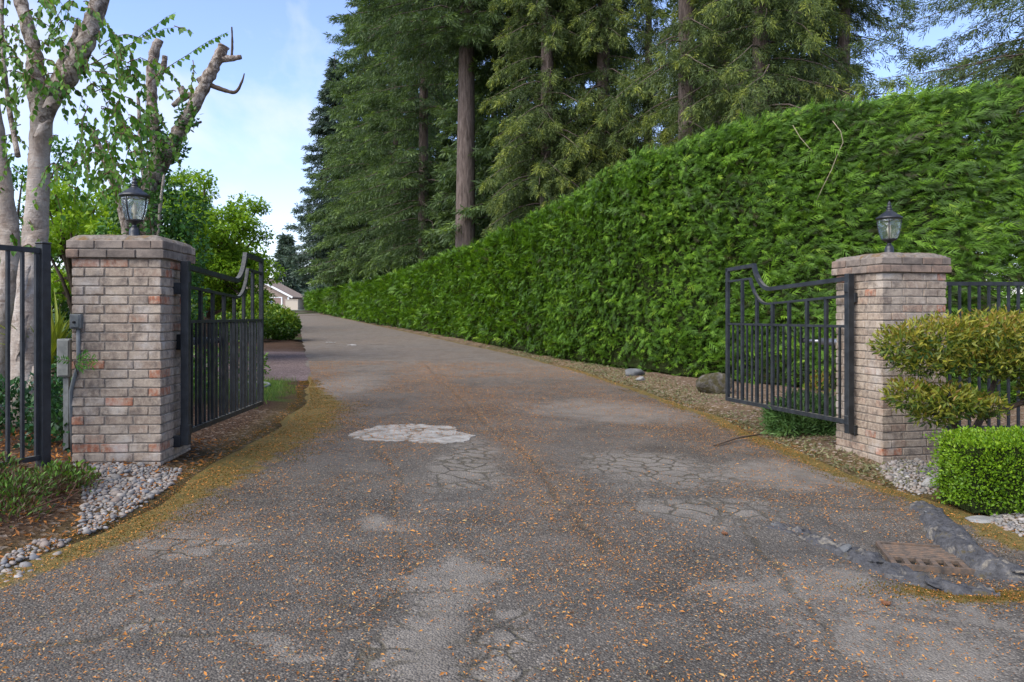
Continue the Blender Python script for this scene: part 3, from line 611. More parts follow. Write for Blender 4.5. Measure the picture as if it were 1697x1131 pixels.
for nm, fr_, sets in (('far_foliage', FROND_H2, ((12000, 0, sA, 0, .3, .40), (2200, 0, sA, 0, 0, .34, True), (17000, sA, sB, 0, .27, .28), (2600, sA, sB, 0, 0, .24, True), (25000, sB, sC, 0, .27, .21), (3400, sB, sC, 0, 0, .19, True))),
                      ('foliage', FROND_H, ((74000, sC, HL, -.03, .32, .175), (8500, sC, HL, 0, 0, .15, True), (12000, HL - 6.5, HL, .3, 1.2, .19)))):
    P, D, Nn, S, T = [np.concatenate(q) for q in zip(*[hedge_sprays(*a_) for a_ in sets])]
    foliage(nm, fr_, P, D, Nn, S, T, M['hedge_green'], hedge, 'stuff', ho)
for i in range(9):                # bare stems at the foot and trailing dead vines on the face
    s = HL - 4.5 - i * 1.15 + random.uniform(-.3, .3); x, y = hpt(s); a, b = hn(s)
    q = Vector((x - a * .42 - ho[0], y - b * .42 - ho[1], hbz(s) - .05)); MB().tube([q, q + Vector((.03, 0, .35)), q + Vector((.02, .05, .8))], [.06, .045, .04], 7).build('stem', M['conifer_bark'], hedge, True)
def facept(px, py, off=.16):
    D = np.arange(8, 60, .02); X = (px - CX) / FPX * D
    i0 = np.interp(D, hy[::-1], hx[::-1]); k = int(np.argmin(np.abs(np.hypot(X - i0, 0)))); return at(px, py, D[k]) + Vector((-.0, -off * 1.0, 0)) - Vector(ho)
def vine(px_list, r):
    pts = [facept(*p) for p in px_list]; MB().tube(pts, [r] * (len(pts) - 1) + [r * .5], 5).build('dead_vine', M['vine_pale'], hedge, True)
vine([(1373, 205), (1386, 222), (1390, 240), (1380, 262), (1371, 285), (1356, 315), (1347, 335)], .0055)
vine([(1308, 212), (1320, 232), (1332, 246), (1341, 256)], .005)

# ------------------------------------------------------------------ conifers
def conifer(name, label, X, D, H, r0, cb, spread, mat, frond, seed, nb=120, nf=45, fl=.45, lat=1.0, droop=.35, rise=.12, hang=.5, cut=None, group=None, tipl=.35, gap=None, lean=0, dens=1.0, tb=.45):
    rg = np.random.default_rng(seed); z0 = float(gz(X, D)) - .1
    root = empty(name, (X, D, z0), label=label, cat='tree', group=group)
    mb = MB(); k = 14; hs = np.linspace(0, 1, k)
    mb.tube([(lean * H * t + .05 * math.sin(t * 7 + seed), .05 * math.cos(t * 6), H * t) for t in hs], [max(.02, r0 * (1.12 - t * .95) * (1.25 if i == 0 else 1)) for i, t in enumerate(hs)], 12)
    hb = cb + (H - cb) * rg.uniform(0, 1, nb) ** 1.15; hb = np.sort(hb); az_ = np.arange(nb) * 2.399 + rg.uniform(-.5, .5, nb)
    PP, DD, NN, SS, TT = [], [], [], [], []
    vis = cut if cut else 1e9
    for h, a in zip(hb, az_):
        f = (H - h) / (H - cb); L = spread * (max(f, .02) ** .75) * rg.uniform(.72, 1.12) * (tb + (1 - tb) * min(1, (h - cb) / (.12 * (H - cb)) + .25))
        if gap and gap(h, a, rg): continue
        o = np.array([math.cos(a), math.sin(a), 0]); sd_ = np.array([-math.sin(a), math.cos(a), 0])
        c0 = np.array([lean * h, 0, h]); rr = rg.uniform(-.14, .14); ph = rg.uniform(0, 6.28); wz = rg.uniform(.01, .035)
        path = lambda t: c0[None] + o[None] * (L * t)[:, None] + sd_[None] * (L * rr * np.sin(t * 3))[:, None] + np.array([0, 0, 1.])[None] * (L * (rise * t - droop * t * t + .10 * t ** 5 + wz * np.sin(t * 7 + ph) * t))[:, None]
        tt = np.array([0, .2, .45, .7, 1]); bp = path(tt); rb = max(.012, r0 * .16 * (L / spread))
        mb.tube([tuple(q) for q in bp], [rb, rb * .8, rb * .55, rb * .35, rb * .12], 4, caps=False)
        m_ = int(nf * dens * (.35 + .65 * L / spread) * (1 if h < vis else .25))
        t = 1 - rg.uniform(0, .97, m_) ** 1.1; P = path(t); dP = path(np.minimum(t + .02, 1.02)) - P; dP /= np.linalg.norm(dP, axis=1, keepdims=True) + 1e-9
        side = rg.choice([-1, 1], m_) * rg.uniform(.35, 1.0, m_)
        wdt = lat * (.05 + .24 * (1 - t) * np.minimum(1, t * 4)) * L * rg.uniform(0, 1, m_)
        P = P + sd_[None] * (np.sign(side) * wdt)[:, None]; P[:, 2] -= hang * rg.uniform(0, 1, m_) ** 1.5 * (.3 + .7 * (1 - np.abs(2 * t - 1))) * .9
        d = dP * rg.uniform(.5, 1.0, m_)[:, None] + sd_[None] * side[:, None]; d[:, 2] -= hang * rg.uniform(.1, 1.5, m_)
        d[:, 2] += (1 - hang) * rg.uniform(-.1, .35, m_)
        n_ = np.array([0, 0, 1.])[None] + unit(m_, rg) * .9; d = d + unit(m_, rg) * .45
        PP.append(P); DD.append(d); NN.append(n_); SS.append(fl * rg.uniform(.6, 1.3, m_) * (1 if h < vis else 1.6)); TT.append(np.clip(.42 + rg.normal(0, .17, m_) + tipl * np.clip((t - .55) / .45, 0, 1) * rg.uniform(0, 1, m_), .02, 1))
    mb.build('trunk', M['conifer_bark'], root, True)
    P, Dd, Nn, S, T = [np.concatenate(q) for q in (PP, DD, NN, SS, TT)]
    foliage('crown', frond, P, Dd, Nn, S, T, M[mat], root, 'stuff'); return root
def plant_copy(src, label, X, D, rot, sc, group=None):
    z0 = float(gz(X, D)) - .1; r_ = src.copy(); COL.objects.link(r_); r_.location = (X, D, z0); r_.rotation_euler = (0, 0, rot); r_.scale = (sc, sc, sc); r_['label'] = label
    if group: r_['group'] = group
    elif 'group' in r_: del r_['group']
    for ch in list(src.children):
        c_ = ch.copy(); COL.objects.link(c_); c_.parent = r_
    return r_
def cutz(D): return EYE + 522 / FPX * D + 2.0
def CPX(px, D): return (px - CX) / FPX * D
# near row behind the hedge
conifer('fir_tree', 'tall fir with the widest bare trunk, standing behind the middle of the hedge', CPX(772, 36), 36, 36, .46, 13.2, 6.0, 'fir_green', FROND_F, 11, 150, 150, .46, droop=.42, rise=.05, hang=.5, cut=cutz(36), tipl=.2)
SPR = conifer('spruce_tree', 'dense spruce with yellow tips hanging over the hedge right of the bare trunk', CPX(905, 31), 31, 30, .32, 2.4, 3.0, 'spruce_green', FROND_S, 12, 260, 175, .32, droop=.62, rise=.10, hang=.9, cut=cutz(31), tipl=.6, tb=.85)
conifer('spruce_tree', 'spruce with dark trunk beside the sky gap above the hedge', CPX(1137, 25), 25, 29, .33, 3.6, 3.6, 'spruce_green', FROND_S, 13, 170, 130, .32, droop=.55, rise=.05, hang=.85, cut=cutz(25), tipl=.5, gap=lambda h, a, rg: rg.random() < .30, tb=.75)
SPR2 = conifer('spruce_tree', 'spruce with hanging yellow green tips above the right half of the hedge', CPX(1262, 23), 23, 28, .30, 3.4, 3.6, 'spruce_green', FROND_S, 14, 230, 190, .29, droop=.58, rise=.08, hang=.9, cut=cutz(23), tipl=.6, tb=.8)
conifer('spruce_tree', 'dark spruce with long low boughs above the hedge behind the right lantern', CPX(1400, 28), 28, 26, .28, 3.4, 4.4, 'spruce_green', FROND_S, 15, 190, 150, .36, droop=.36, rise=.05, hang=.65, cut=cutz(28), tipl=.35, gap=lambda h, a, rg: h > 7.6 and rg.random() < .5, tb=.8)
conifer('spruce_tree', 'spruce at the right edge reaching thin boughs across the sky', CPX(1790, 17.5), 17.5, 24, .17, 6.7, 5.6, 'spruce_green', FROND_S, 16, 170, 230, .25, lat=.6, droop=.26, rise=.0, hang=.5, cut=cutz(17.5), tipl=.2, gap=lambda h, a, rg: rg.random() < .1, tb=1.0)
conifer('spruce_tree', 'low dark spruce boughs at the right edge just above the hedge', CPX(1735, 20), 20, 15, .22, 3.4, 3.8, 'spruce_green', FROND_S, 17, 130, 150, .30, droop=.36, rise=.1, hang=.6, cut=cutz(20), tipl=.35, tb=.9, gap=lambda h, a, rg: h > 8.6)
for lab, px, D, rot, sc in (('yellow tipped spruce filling the space left of the sky gap', 1000, 31, 2.1, 1.0), ('spruce behind the one with the dark trunk, right of the sky gap', 1200, 29, 4.2, 1.05), ('short yellow tipped spruce under the sky gap', 1075, 30, 1.2, .30), ('slender spruce seen far back through the sky gap', 1075, 44, 3.3, 1.0), ('spruce behind the hedge with drooping boughs left of the open sky', 1350, 29, 5.4, 1.0), ('short dark spruce under the bare boughs', 1478, 28, .6, .30), ('short dark spruce next to the thin part of the hedge', 1580, 27, 2.6, .29)):
    plant_copy(SPR if sc > .99 else SPR2, lab, CPX(px, D), D, rot, sc)
# middle row
conifer('fir_tree', 'slim trunked fir left of the bare trunk, bright green low branches', CPX(657, 56), 56, 36, .22, 4.4, 5.2, 'fir_green', FROND_F, 21, 180, 120, .58, droop=.40, rise=.06, hang=.5, cut=cutz(56), tipl=.5)
conifer('fir_tree', 'thick dark fir just left of the bare trunk', CPX(703, 48), 48, 38, .34, 4.0, 5.4, 'fir_green', FROND_F, 22, 170, 120, .55, droop=.40, rise=.05, hang=.5, cut=cutz(48), tipl=.3)
conifer('fir_tree', 'tall fir whose long boughs reach left into the open sky', CPX(648, 66), 66, 46, .4, 9.0, 7.0, 'fir_green', FROND_F, 23, 170, 110, .70, droop=.28, rise=.06, hang=.45, cut=cutz(66), tipl=.2)
conifer('fir_tree', 'blue green spire topped fir with pale lower trunk, leftmost of the tall row', CPX(555, 94), 94, 31, .34, 4.6, 6.4, 'bluefir_green', FROND_B, 24, 210, 95, .80, droop=.32, rise=.05, hang=.4, tipl=.2)
conifer('fir_tree', 'bluish fir tucked between the spire topped fir and the slim trunked fir', CPX(607, 78), 78, 38, .34, 3.0, 6.2, 'fir_green', FROND_B, 25, 190, 100, .78, droop=.40, rise=.05, hang=.5, cut=cutz(78), tipl=.35)
conifer('fir_tree', 'small blue green fir at the foot of the spire topped fir', CPX(545, 122), 122, 13, .26, .8, 3.6, 'bluefir_green', FROND_B, 26, 120, 55, 1.1, droop=.3, rise=.05, hang=.4, tipl=.2)
conifer('fir_tree', 'dark green fir filling the foot of the wood behind the hedge middle', CPX(745, 50), 50, 12, .22, .8, 4.6, 'fir_green', FROND_F, 27, 120, 90, .55, droop=.36, rise=.05, hang=.5, tipl=.4)
# back row that closes the wood
back = [(820, 44, 30, 'bare trunk and the dense yellow tipped spruce'), (865, 38, 30, 'dense yellow tipped spruce, its nearer left side'), (965, 44, 28, 'dense yellow tipped spruce, its right side'), (1020, 37, 13, 'left border of the sky gap'), (1190, 40, 28, 'right border of the sky gap'), (1330, 42, 24, 'spruce with hanging tips, its right side'), (725, 64, 34, 'thick dark fir and the bare trunk'), (1085, 46, 7.5, 'bottom of the sky gap'), (1480, 46, 8, 'low boughs behind the right lantern'), (1600, 38, 7, 'thin part of the hedge at the right')]
BK = None
for i, (px, D, Hh, wh) in enumerate(back):
    lab = 'dark back row conifer behind the ' + wh; grp = 'conifers in the back row of the wood'
    if BK is None: BK = conifer('fir_tree', lab, CPX(px, D), D, Hh, .24, .8, 4.6, 'fir_green', FROND_B, 40, 180, 110, .62, droop=.38, rise=.05, hang=.5, cut=18, tipl=.3, group=grp)
    else: plant_copy(BK, lab, CPX(px, D), D, i * 1.7, Hh / 30 * (1.0 if Hh > 20 else 1.15), grp)
conifer('fir_tree', 'distant tall conifer rising behind the garage roof', CPX(474, 160), 160, 15.5, .35, .5, 3.4, 'bluefir_green', FROND_B, 61, 120, 34, 1.5, droop=.3, rise=.05, hang=.4, tipl=.2, dens=.8)
conifer('fir_tree', 'distant conifer beside the hedge end behind the beige wall', CPX(495, 170), 170, 9, .3, .5, 3.4, 'bluefir_green', FROND_B, 62, 90, 34, 1.5, droop=.3, rise=.05, hang=.4, tipl=.2, dens=.8)
conifer('fir_tree', 'distant conifer seen through the left gate top', CPX(425, 150), 150, 9, .3, .5, 4.4, 'fir_green', FROND_B, 63, 90, 34, 1.5, droop=.3, rise=.05, hang=.4, tipl=.2, dens=.8)

# ------------------------------------------------------------------ brick pillars
BRICKS = {}
def brick_mesh(L, Dp, H, m):
    key = (round(L, 3), round(Dp, 3), m, random.randrange(4))
    if key not in BRICKS:
        mb = MB().cbox(-L / 2, L / 2, 0, Dp, 0, H, .0045)
        mb.v = [(x + random.uniform(-.0018, .0018), y + random.uniform(-.002, .002), z + random.uniform(-.0016, .0016)) for x, y, z in mb.v]
        BRICKS[key] = mb.mesh('brick', M[m])
    return BRICKS[key]
CO = .0686; BD = .09; JT = .009
def course(root, W, z, odd, m, hide, hidden_mb):
    ln = W - BD
    for side in range(4):
        ang = side * math.pi / 2                                  # 0 front (-y), 1 right (+x), 2 back, 3 left
        x0 = -W / 2 + (BD if odd else 0); 
        x0 += JT / 2 if odd else 0
        if not odd: lens = [.197, .197, ln - .197 * 2 - JT * 2]
        else: lens = [ln - .197 * 2 - JT * 2, .197, .197]
        x = x0
        for L in lens:
            cxm = x + L / 2; x += L + JT
            proud = random.uniform(-.0022, .0022)
            lx, ly = cxm, -W / 2 + proud
            wx = lx * math.cos(ang) - ly * math.sin(ang); wy = lx * math.sin(ang) + ly * math.cos(ang)
            if side == hide:
                hidden_mb.append((L, wx, wy, z, ang)); continue
            link('brick', brick_mesh(L, BD - .004, CO - JT, m), root, (wx, wy, z), (0, 0, ang + random.uniform(-.004, .004)))
def pillar(corner, rot, side_right, z0, nco, label, W=.64, cap_seed=1):
    # corner: the front corner on the driveway side; side_right: that corner is the right-hand one
    ex = Vector((math.cos(rot), math.sin(rot), 0)); ey = Vector((-math.sin(rot), math.cos(rot), 0))
    c = Vector((*corner, 0)) + (-ex if side_right else ex) * W / 2 + ey * W / 2; c.z = z0
    root = empty('brick_pillar', c, rot, label=label, cat='gate pillar', group='brick gate pillars')
    MB().box(-W / 2 + .008, W / 2 - .008, -W / 2 + .008, W / 2 - .008, -.1, nco * CO + 2 * CO - .004).build('mortar', M['mortar'], root)
    hid = []
    for i in range(-1, nco): course(root, W, i * CO, i % 2, 'brick', 2, hid)
    Wc = W + .056
    MB().box(-Wc / 2 + .012, Wc / 2 - .012, -Wc / 2 + .012, Wc / 2 - .012, nco * CO + .006, nco * CO + 2 * CO - .004).build('cap_bed', M['mortar'], root)
    for i in (nco, nco + 1): course(root, Wc, i * CO, i % 2, 'brick_capping', 2, hid)
    mb = MB()
    for L, wx, wy, z, ang in hid:
        b = MB().cbox(-L / 2, L / 2, 0, BD - .004, 0, CO - JT, .0045); ca, sa = math.cos(ang), math.sin(ang)
        mb.add([(x * ca - y * sa + wx, x * sa + y * ca + wy, zz_ + z) for x, y, zz_ in b.v], b.f)
    tag(mb.build('brickwork', M['brick'], root), kind='stuff')
    # weathered mortar capping, mounded and mossy
    n_ = 26; g = np.linspace(-1, 1, n_); AX, AY = np.meshgrid(g, g, indexing='ij'); m_ = np.maximum(np.abs(AX), np.abs(AY))
    Zc = np.interp(m_, [0, .5, .82, .95, 1], [.052, .046, .034, .012, -.012]) + (vnoise(AX, AY, 5, cap_seed) - .5) * .012 * (m_ < .99) + (vnoise(AX, AY, 14, cap_seed + 2) - .5) * .006
    V = np.stack([AX * (Wc / 2 - .004), AY * (Wc / 2 - .004), Zc + (nco + 2) * CO - .002], -1).reshape(-1, 3); idx = np.arange(n_ * n_).reshape(n_, n_)
    F = np.stack([idx[:-1, :-1], idx[1:, :-1], idx[1:, 1:], idx[:-1, 1:]], -1).reshape(-1, 4)
    link('cap_top', mesh_np('cap_top', V, F, M['cap_mortar'], smooth=True), root)
    return root, c, (nco + 2) * CO + .05
random.seed(21)
pl, plc, plh = pillar((-2.613, 5.83), R(3.2), True, .144, 23, 'square brick gate pillar at the left end of the driveway mouth, grey box on its front', cap_seed=3)
pr, prc, prh = pillar((3.173, 6.72), R(12.6), False, -.048, 25, 'square brick gate pillar on the right beside the yellow green shrub', cap_seed=8)

# ------------------------------------------------------------------ lanterns
def lantern(loc, rz, label):
    root = empty('post_lantern', loc, rz, label=label, cat='lantern', group='lanterns on the gate pillars'); k = .48 / 400
    pf = lambda ps: [(r * k, (485 - y) * k) for r, y in ps]
    MB().lathe(pf([(0, 485), (36, 485), (36, 478), (33, 474), (33, 445), (30, 432), (22, 420), (16, 413), (12, 406), (13, 402), (0, 402)]), 20).build('fitter', M['lantern_black'], root, True)
    MB().lathe(pf([(0, 404), (13, 403), (18, 396), (34, 386), (50, 378), (53, 372), (50, 368), (0, 368)]), 24).build('cup', M['lantern_black'], root, True)
    gp = [(50, 374), (60, 350), (69, 320), (76, 285), (80, 255), (81, 228)]
    MB().lathe(pf(gp), 32).build('glass', M['seeded_glass'], root, True)
    for i in range(4):
        a = math.pi / 4 + i * math.pi / 2 + .12; mb = MB()
        mb.sweep([(r * k * 1.02, 0, (485 - y) * k) for r, y in gp], .009, .007, (0, 1, 0)); mb.build('rib', M['lantern_black'], root, rot=(0, 0, a))
    rf = MB().lathe(pf([(0, 222), (82, 222), (92, 222), (95, 215), (93, 207), (84, 203), (70, 192), (48, 175), (27, 160), (22, 158), (22, 152), (14, 148), (0, 146)]), 32).build('roof', M['lantern_black'], root, True)
    MB().lathe(pf([(0, 152), (22, 150), (22, 143), (13, 138), (18, 130), (20, 124), (12, 117), (10, 112), (14, 106), (12, 99), (6, 93), (3, 84), (0, 82)]), 16).build('finial', M['lantern_black'], rf, True)
    MB().lathe(pf([(0, 370), (7, 370), (7, 330), (12, 315), (14, 295), (9, 270), (3, 255), (0, 253)]), 12).build('bulb', M['bulb'], root, True)
lantern((plc.x, plc.y, plc.z + plh - .006), .5, 'black post lantern with clear glass on the left brick pillar')
lantern((prc.x, prc.y, prc.z + prh - .006), .2, 'black post lantern with clear glass on the right brick pillar')

# ------------------------------------------------------------------ gates
def gate(hinge, end, zb, label):
    h = Vector((*hinge, zb)); e = Vector((*end, zb)); L = (e - h).length; a = math.atan2(e.y - h.y, e.x - h.x)
    root = empty('iron_gate', h, a, label=label, cat='gate', group='open iron driveway gates'); I = M['black_iron']
    mb = MB(); mb.cbox(-.03, .03, -.03, .03, -.10, 1.335, .003); mb.build('hinge_post', I, root)
    mb = MB(); mb.cbox(L - .04, L, -.02, .02, -.02, 1.495, .003); mb.build('end_post', I, root)
    MB().box(.03, L - .04, -.02, .02, -.02, .02).build('bottom_rail', I, root)
    MB().box(.03, L - .04, -.014, .014, .848, .872).build('middle_rail', I, root)
    def rail(pts, wx, wy, nm):
        s0, z0, s1, z1, s2, z2, s3, z3 = pts; c = [(s0, 0, z0), (s1, 0, z1)]
        for i in range(1, 9):                    # swan-neck: sweeps up ever steeper
            t = i / 8; th = t * R(64); k = math.tan(R(32)); c.append((s1 + (s2 - s1) * math.sin(th) / math.sin(R(64)), 0, z1 + (z2 - z1) * (1 - math.cos(th)) / (1 - math.cos(R(64)))))
        c.append((s3, 0, z3)); MB().sweep(c, wx, wy, (0, 1, 0)).build(nm, I, root); return c
    rail((.03, 1.29, 1.20, 1.235, 1.50, 1.50, L - .001, 1.478), .04, .04, 'top_rail')
    ci = rail((.03, 1.135, 1.25, 1.08, 1.57, 1.36, L - .04, 1.345), .03, .022, 'inner_rail')
    def zin(s):
        for p, q in zip(ci[:-1], ci[1:]):
            if p[0] <= s <= q[0]: return p[2] + (q[2] - p[2]) * (s - p[0]) / (q[0] - p[0])
        return ci[-1][2]
    st = (L - .07) / 7
    for b in range(7):
        s0 = .03 + b * st
        if b: MB().box(s0 - .019, s0 + .019, -.0125, .0125, .02, zin(s0) - .008).build('broad_picket', I, root)
        for t in (1 / 3, 2 / 3):
            s = s0 + st * t; MB().box(s - .009, s + .009, -.009, .009, .02, .848).build('picket', I, root)
    return root, L
g1, GL = gate((-2.545, 6.12), (-2.605, 8.17), .385, 'black iron gate leaf standing open at the left pillar, swan necked top')
g2, GL2 = gate((3.03, 7.05), (2.47, 9.02), .335, 'black iron gate leaf standing open at the right pillar, swan necked top')
def hinge_set(root, side, dx, top=1.12):           # brackets reach from the post back to the pillar face
    for z in (top, -.07):
        mb = MB().cbox(-.035, .035, min(.03, .03 * side), max(.03, .03 * side), z - .04, z + .04, .003) if False else MB()
        mb.cbox(-.03, .03, *(sorted((side * .031, side * (.031 + dx)))), z - .045, z + .045, .004); mb.cbox(-.026, .026, -.036, .036, z + .046, z + .13, .004)
        mb.build('hinge', M['black_iron'], root)
hinge_set(g1, 1, .07); hinge_set(g2, -1, .075)
def opener(pillar_pt, gate_pt, label, mat):
    p = Vector(pillar_pt); q = Vector(gate_pt); root = empty('gate_opener_arm', p, 0, label=label, cat='gate opener', group='gate opener arms')
    d = q - p; t = d.normalized()
    MB().cbox(-.05, .05, -.045, .045, -.06, .06, .004).build('bracket', M['black_plastic'], root)
    MB().tube([t * .05, t * (d.length * .62)], [.033, .033], 14).build('motor_tube', M[mat], root, True)
    MB().tube([t * (d.length * .62), t * d.length], .016, 10).build('piston', M['galvanised'], root, True)
    MB().cbox(-.03, .03, -.03, .03, -.025, .025, .003).build('gate_clevis', M['black_plastic'], root, loc=d)
opener((-2.60, 6.20, 1.085), (-2.615, 6.98, 1.075), 'dark opener arm behind the left gate leaf', 'grey_box')
opener((3.135, 7.22, 1.04), (2.90, 7.83, 1.045), 'silver opener arm behind the right gate leaf', 'galvanised')

# ------------------------------------------------------------------ fences
def fence(p, q, ztop, zbot, label, npk, post_at=(), rails=True, bottom=True):
    p = Vector((*p, 0)); q = Vector((*q, 0)); L = (q - p).length; a = math.atan2(q.y - p.y, q.x - p.x)
    root = empty('iron_fence', (p.x, p.y, zbot), a, label=label, cat='fence', group='iron fences'); H = ztop - zbot; I = M['black_iron']
    MB().box(0, L, -.018, .018, H - .036, H).build('top_rail', I, root)
    if bottom: MB().box(0, L, -.016, .016, .0, .035).build('bottom_rail', I, root)
    for i in range(npk):
        s = L * (i + .5) / npk; MB().box(s - .0105, s + .0105, -.0105, .0105, .036 if bottom else 0, H - .037).build('picket', I, root)
    for s in post_at:
        mb = MB(); mb.cbox(s - .036, s + .036, -.036, .036, -.12, H + .03, .004); mb.cbox(s - .04, s + .04, -.04, .04, H + .031, H + .045, .005); mb.build('post', I, root)
    return root
fence((-3.80, 4.42), (-3.36, 5.62), 1.775, .265, 'black iron fence panel left of the left pillar in front of the birch', 12, (1.28,))
fence((3.98, 7.38), (8.6, 7.40), 1.61, .22, 'black iron fence behind the yellow green shrub right of the right pillar', 50, (2.31, 4.58))

# ------------------------------------------------------------------ boxes on the left pillar
b = empty('outlet_box', at(129, 533, 5.80), R(3.2), label='small grey outlet box with conduit on the front of the left pillar', cat='outlet box')
MB().cbox(-.04, .04, -.045, .02, -.055, .055, .006).build('box_body', M['grey_box'], b)
MB().cbox(-.030, .030, -.052, -.0455, -.045, .045, .004).build('cover', M['grey_box'], b)
MB().lathe([(0, 0), (.010, 0), (.010, .014), (0, .014)], 12).build('knob', M['black_plastic'], b, True, loc=(0, -.052, -.005), rot=(R(90), 0, 0))
MB().tube([(.01, -.015, -.055), (.012, -.015, -.25), (.006, -.015, -.34), (-.02, -.015, -.42), (-.045, -.010, -.52), (-.05, .0, -.62), (-.05, .03, -1.0)], .014, 10).build('conduit', M['grey_conduit'], b, True)
b = empty('meter_box', at(111, 592, 6.25), R(3.2), label='flat grey metal box standing behind the left edge of the left pillar', cat='utility box')
MB().cbox(-.055, .045, -.05, .05, -.155, .145, .005).build('box_body', M['grey_box'], b)
MB().cbox(-.047, .037, -.058, -.051, -.145, .135, .003).build('door', M['grey_box'], b)
MB().box(-.02, .02, -.02, .02, -1.0, -.156).build('stand', M['grey_conduit'], b)

# ------------------------------------------------------------------ pebbles, stones
def pebble_v(seed):
    r_ = random.Random(seed); vs = []; seg, rg_ = 7, 4
    ax = (1, r_.uniform(.6, .9), r_.uniform(.4, .65))
    mb = MB(); vs = [(0, 0, -ax[2])]
    for i in range(1, rg_):
        th = math.pi * i / rg_
        for k in range(seg):
            a = 2 * math.pi * k / seg; j = 1 + r_.uniform(-.2, .2); vs.append((ax[0] * math.sin(th) * math.cos(a) * j, ax[1] * math.sin(th) * math.sin(a) * j, -ax[2] * math.cos(th)))
    vs.append((0, 0, ax[2])); fs = []
    for k in range(seg): fs.append((0, 1 + (k + 1) % seg, 1 + k))
    for i in range(rg_ - 2):
        for k in range(seg): fs.append((1 + i * seg + k, 1 + i * seg + (k + 1) % seg, 1 + (i + 1) * seg + (k + 1) % seg)); fs.append((1 + i * seg + k, 1 + (i + 1) * seg + (k + 1) % seg, 1 + (i + 1) * seg + k))
    b0 = 1 + (rg_ - 2) * seg
    for k in range(seg): fs.append((b0 + k, b0 + (k + 1) % seg, len(vs) - 1))
    return vs, fs
PEBV = [pebble_v(i) for i in range(7)]
PEB = []
for v_, f_ in PEBV: q = MB(); q.v = v_; q.f = f_; PEB.append(q.mesh('stone', M['pebble'], True))
def inpoly(x, y, poly):
    c = False; j = len(poly) - 1
    for i in range(len(poly)):
        if (poly[i][1] > y) != (poly[j][1] > y) and x < (poly[j][0] - poly[i][0]) * (y - poly[i][1]) / (poly[j][1] - poly[i][1]) + poly[i][0]: c = not c
        j = i
    return c
def pebble_bed(label, polys, n, size, seed, big=290):
    r_ = random.Random(seed); pts = []; tries = 0
    allp = [p for q in polys for p in q]; x0, x1 = min(p[0] for p in allp), max(p[0] for p in allp); y0, y1 = min(p[1] for p in allp), max(p[1] for p in allp)
    while len(pts) < n and tries < n * 60:
        tries += 1; x, y = r_.uniform(x0, x1), r_.uniform(y0, y1)
        if not any(inpoly(x, y, q) for q in polys): continue
        s = size * r_.choice([.5, .6, .75, .9, 1, 1.2, 1.7]) * r_.uniform(.8, 1.15)
        if all((x - a) ** 2 + (y - b_) ** 2 > (.62 * (s + t)) ** 2 for a, b_, t in pts): pts.append((x, y, s))
    cx, cy = sum(p[0] for p in pts) / len(pts), sum(p[1] for p in pts) / len(pts); root = empty('pebble_bed', (cx, cy, bz(cx, cy)), label=label, cat='pebbles', group='river pebble beds')
    pts.sort(key=lambda p: -p[2] / p[1]); rest = []
    for i, (x, y, s) in enumerate(pts):
        z = bz(x, y) + s * .22; rot = (r_.uniform(-.3, .3), r_.uniform(-.3, .3), r_.uniform(0, 6.28))
        if i < big: link('stone', PEB[r_.randrange(7)], root, (x - cx, y - cy, z - root.location.z), rot, (s, s, s))
        else: rest.append((x - cx, y - cy, z - root.location.z, rot[2], s))
    if rest:
        V, F, T = [], [], []; k = 0
        for x, y, z, a, s in rest:
            v_, f_ = PEBV[r_.randrange(7)]; v_ = np.array(v_) * s; V.append(np.stack([v_[:, 0] * math.cos(a) - v_[:, 1] * math.sin(a) + x, v_[:, 0] * math.sin(a) + v_[:, 1] * math.cos(a) + y, v_[:, 2] + z], -1)); F.append(np.array(f_) + k); k += len(v_); T.append(np.full(len(v_), r_.random()))
        o = link('small_stones', mesh_np('small_stones', np.concatenate(V), np.concatenate(F), M['pebble_mix'], tint=np.concatenate(T), smooth=True), root); tag(o, kind='stuff')
def poly(*px): return Gp(*px)
pebble_bed('grey river pebbles at the foot of the left brick pillar', [poly((122, 782), (300, 782), (285, 806), (230, 842), (160, 885), (128, 890), (140, 840))], 1150, .019, 5)
pebble_bed('scattered pebbles along the bottom left edge of the driveway', [poly((0, 935), (60, 905), (118, 898), (100, 925), (40, 955), (0, 975))], 150, .019, 6)
pebble_bed('pale river pebbles in front of the right brick pillar', [poly((1452, 782), (1470, 775), (1565, 770), (1570, 800), (1545, 822), (1500, 820))], 640, .020, 8)
pebble_bed('pale river pebbles at the right edge beside the flat stone', [poly((1640, 870), (1650, 848), (1760, 838), (1800, 880), (1720, 895), (1665, 885))], 440, .022, 9)

def rock(name, label, c, dims, seed, mat, cat='rock', rz=0, flat=0, group=None):
    import bmesh
    bm = bmesh.new(); bmesh.ops.create_icosphere(bm, subdivisions=2 if name == 'asphalt_chunk' else 3, radius=1); r_ = random.Random(seed)
    pl_ = [(Vector((r_.gauss(0, 1), r_.gauss(0, 1), r_.gauss(0, 1))).normalized(), r_.uniform(.62, .92)) for _ in range(11)]
    if flat: pl_.append((Vector((0, 0, 1)), .55))
    for v in bm.verts:
        d = v.co.normalized(); r0 = 1.0
        for nrm, k in pl_:
            q = d.dot(nrm)
            if q > 1e-3: r0 = min(r0, k / q)
        v.co = d * r0 * (1 + .03 * math.sin(d.x * 9 + seed) * math.sin(d.y * 8) * math.sin(d.z * 7))
    me = bpy.data.meshes.new(name); bm.to_mesh(me); bm.free(); me.materials.append(M[mat])
    for p_ in me.polygons: p_.use_smooth = not flat
    o = link(name, me, None, c, (0, 0, rz), dims); tag(o, label, cat, group); return o
def ground_pt(px, py, dz=0):
    g = G(px, py); return Vector((g.x, g.y, bz(g.x, g.y) + dz))
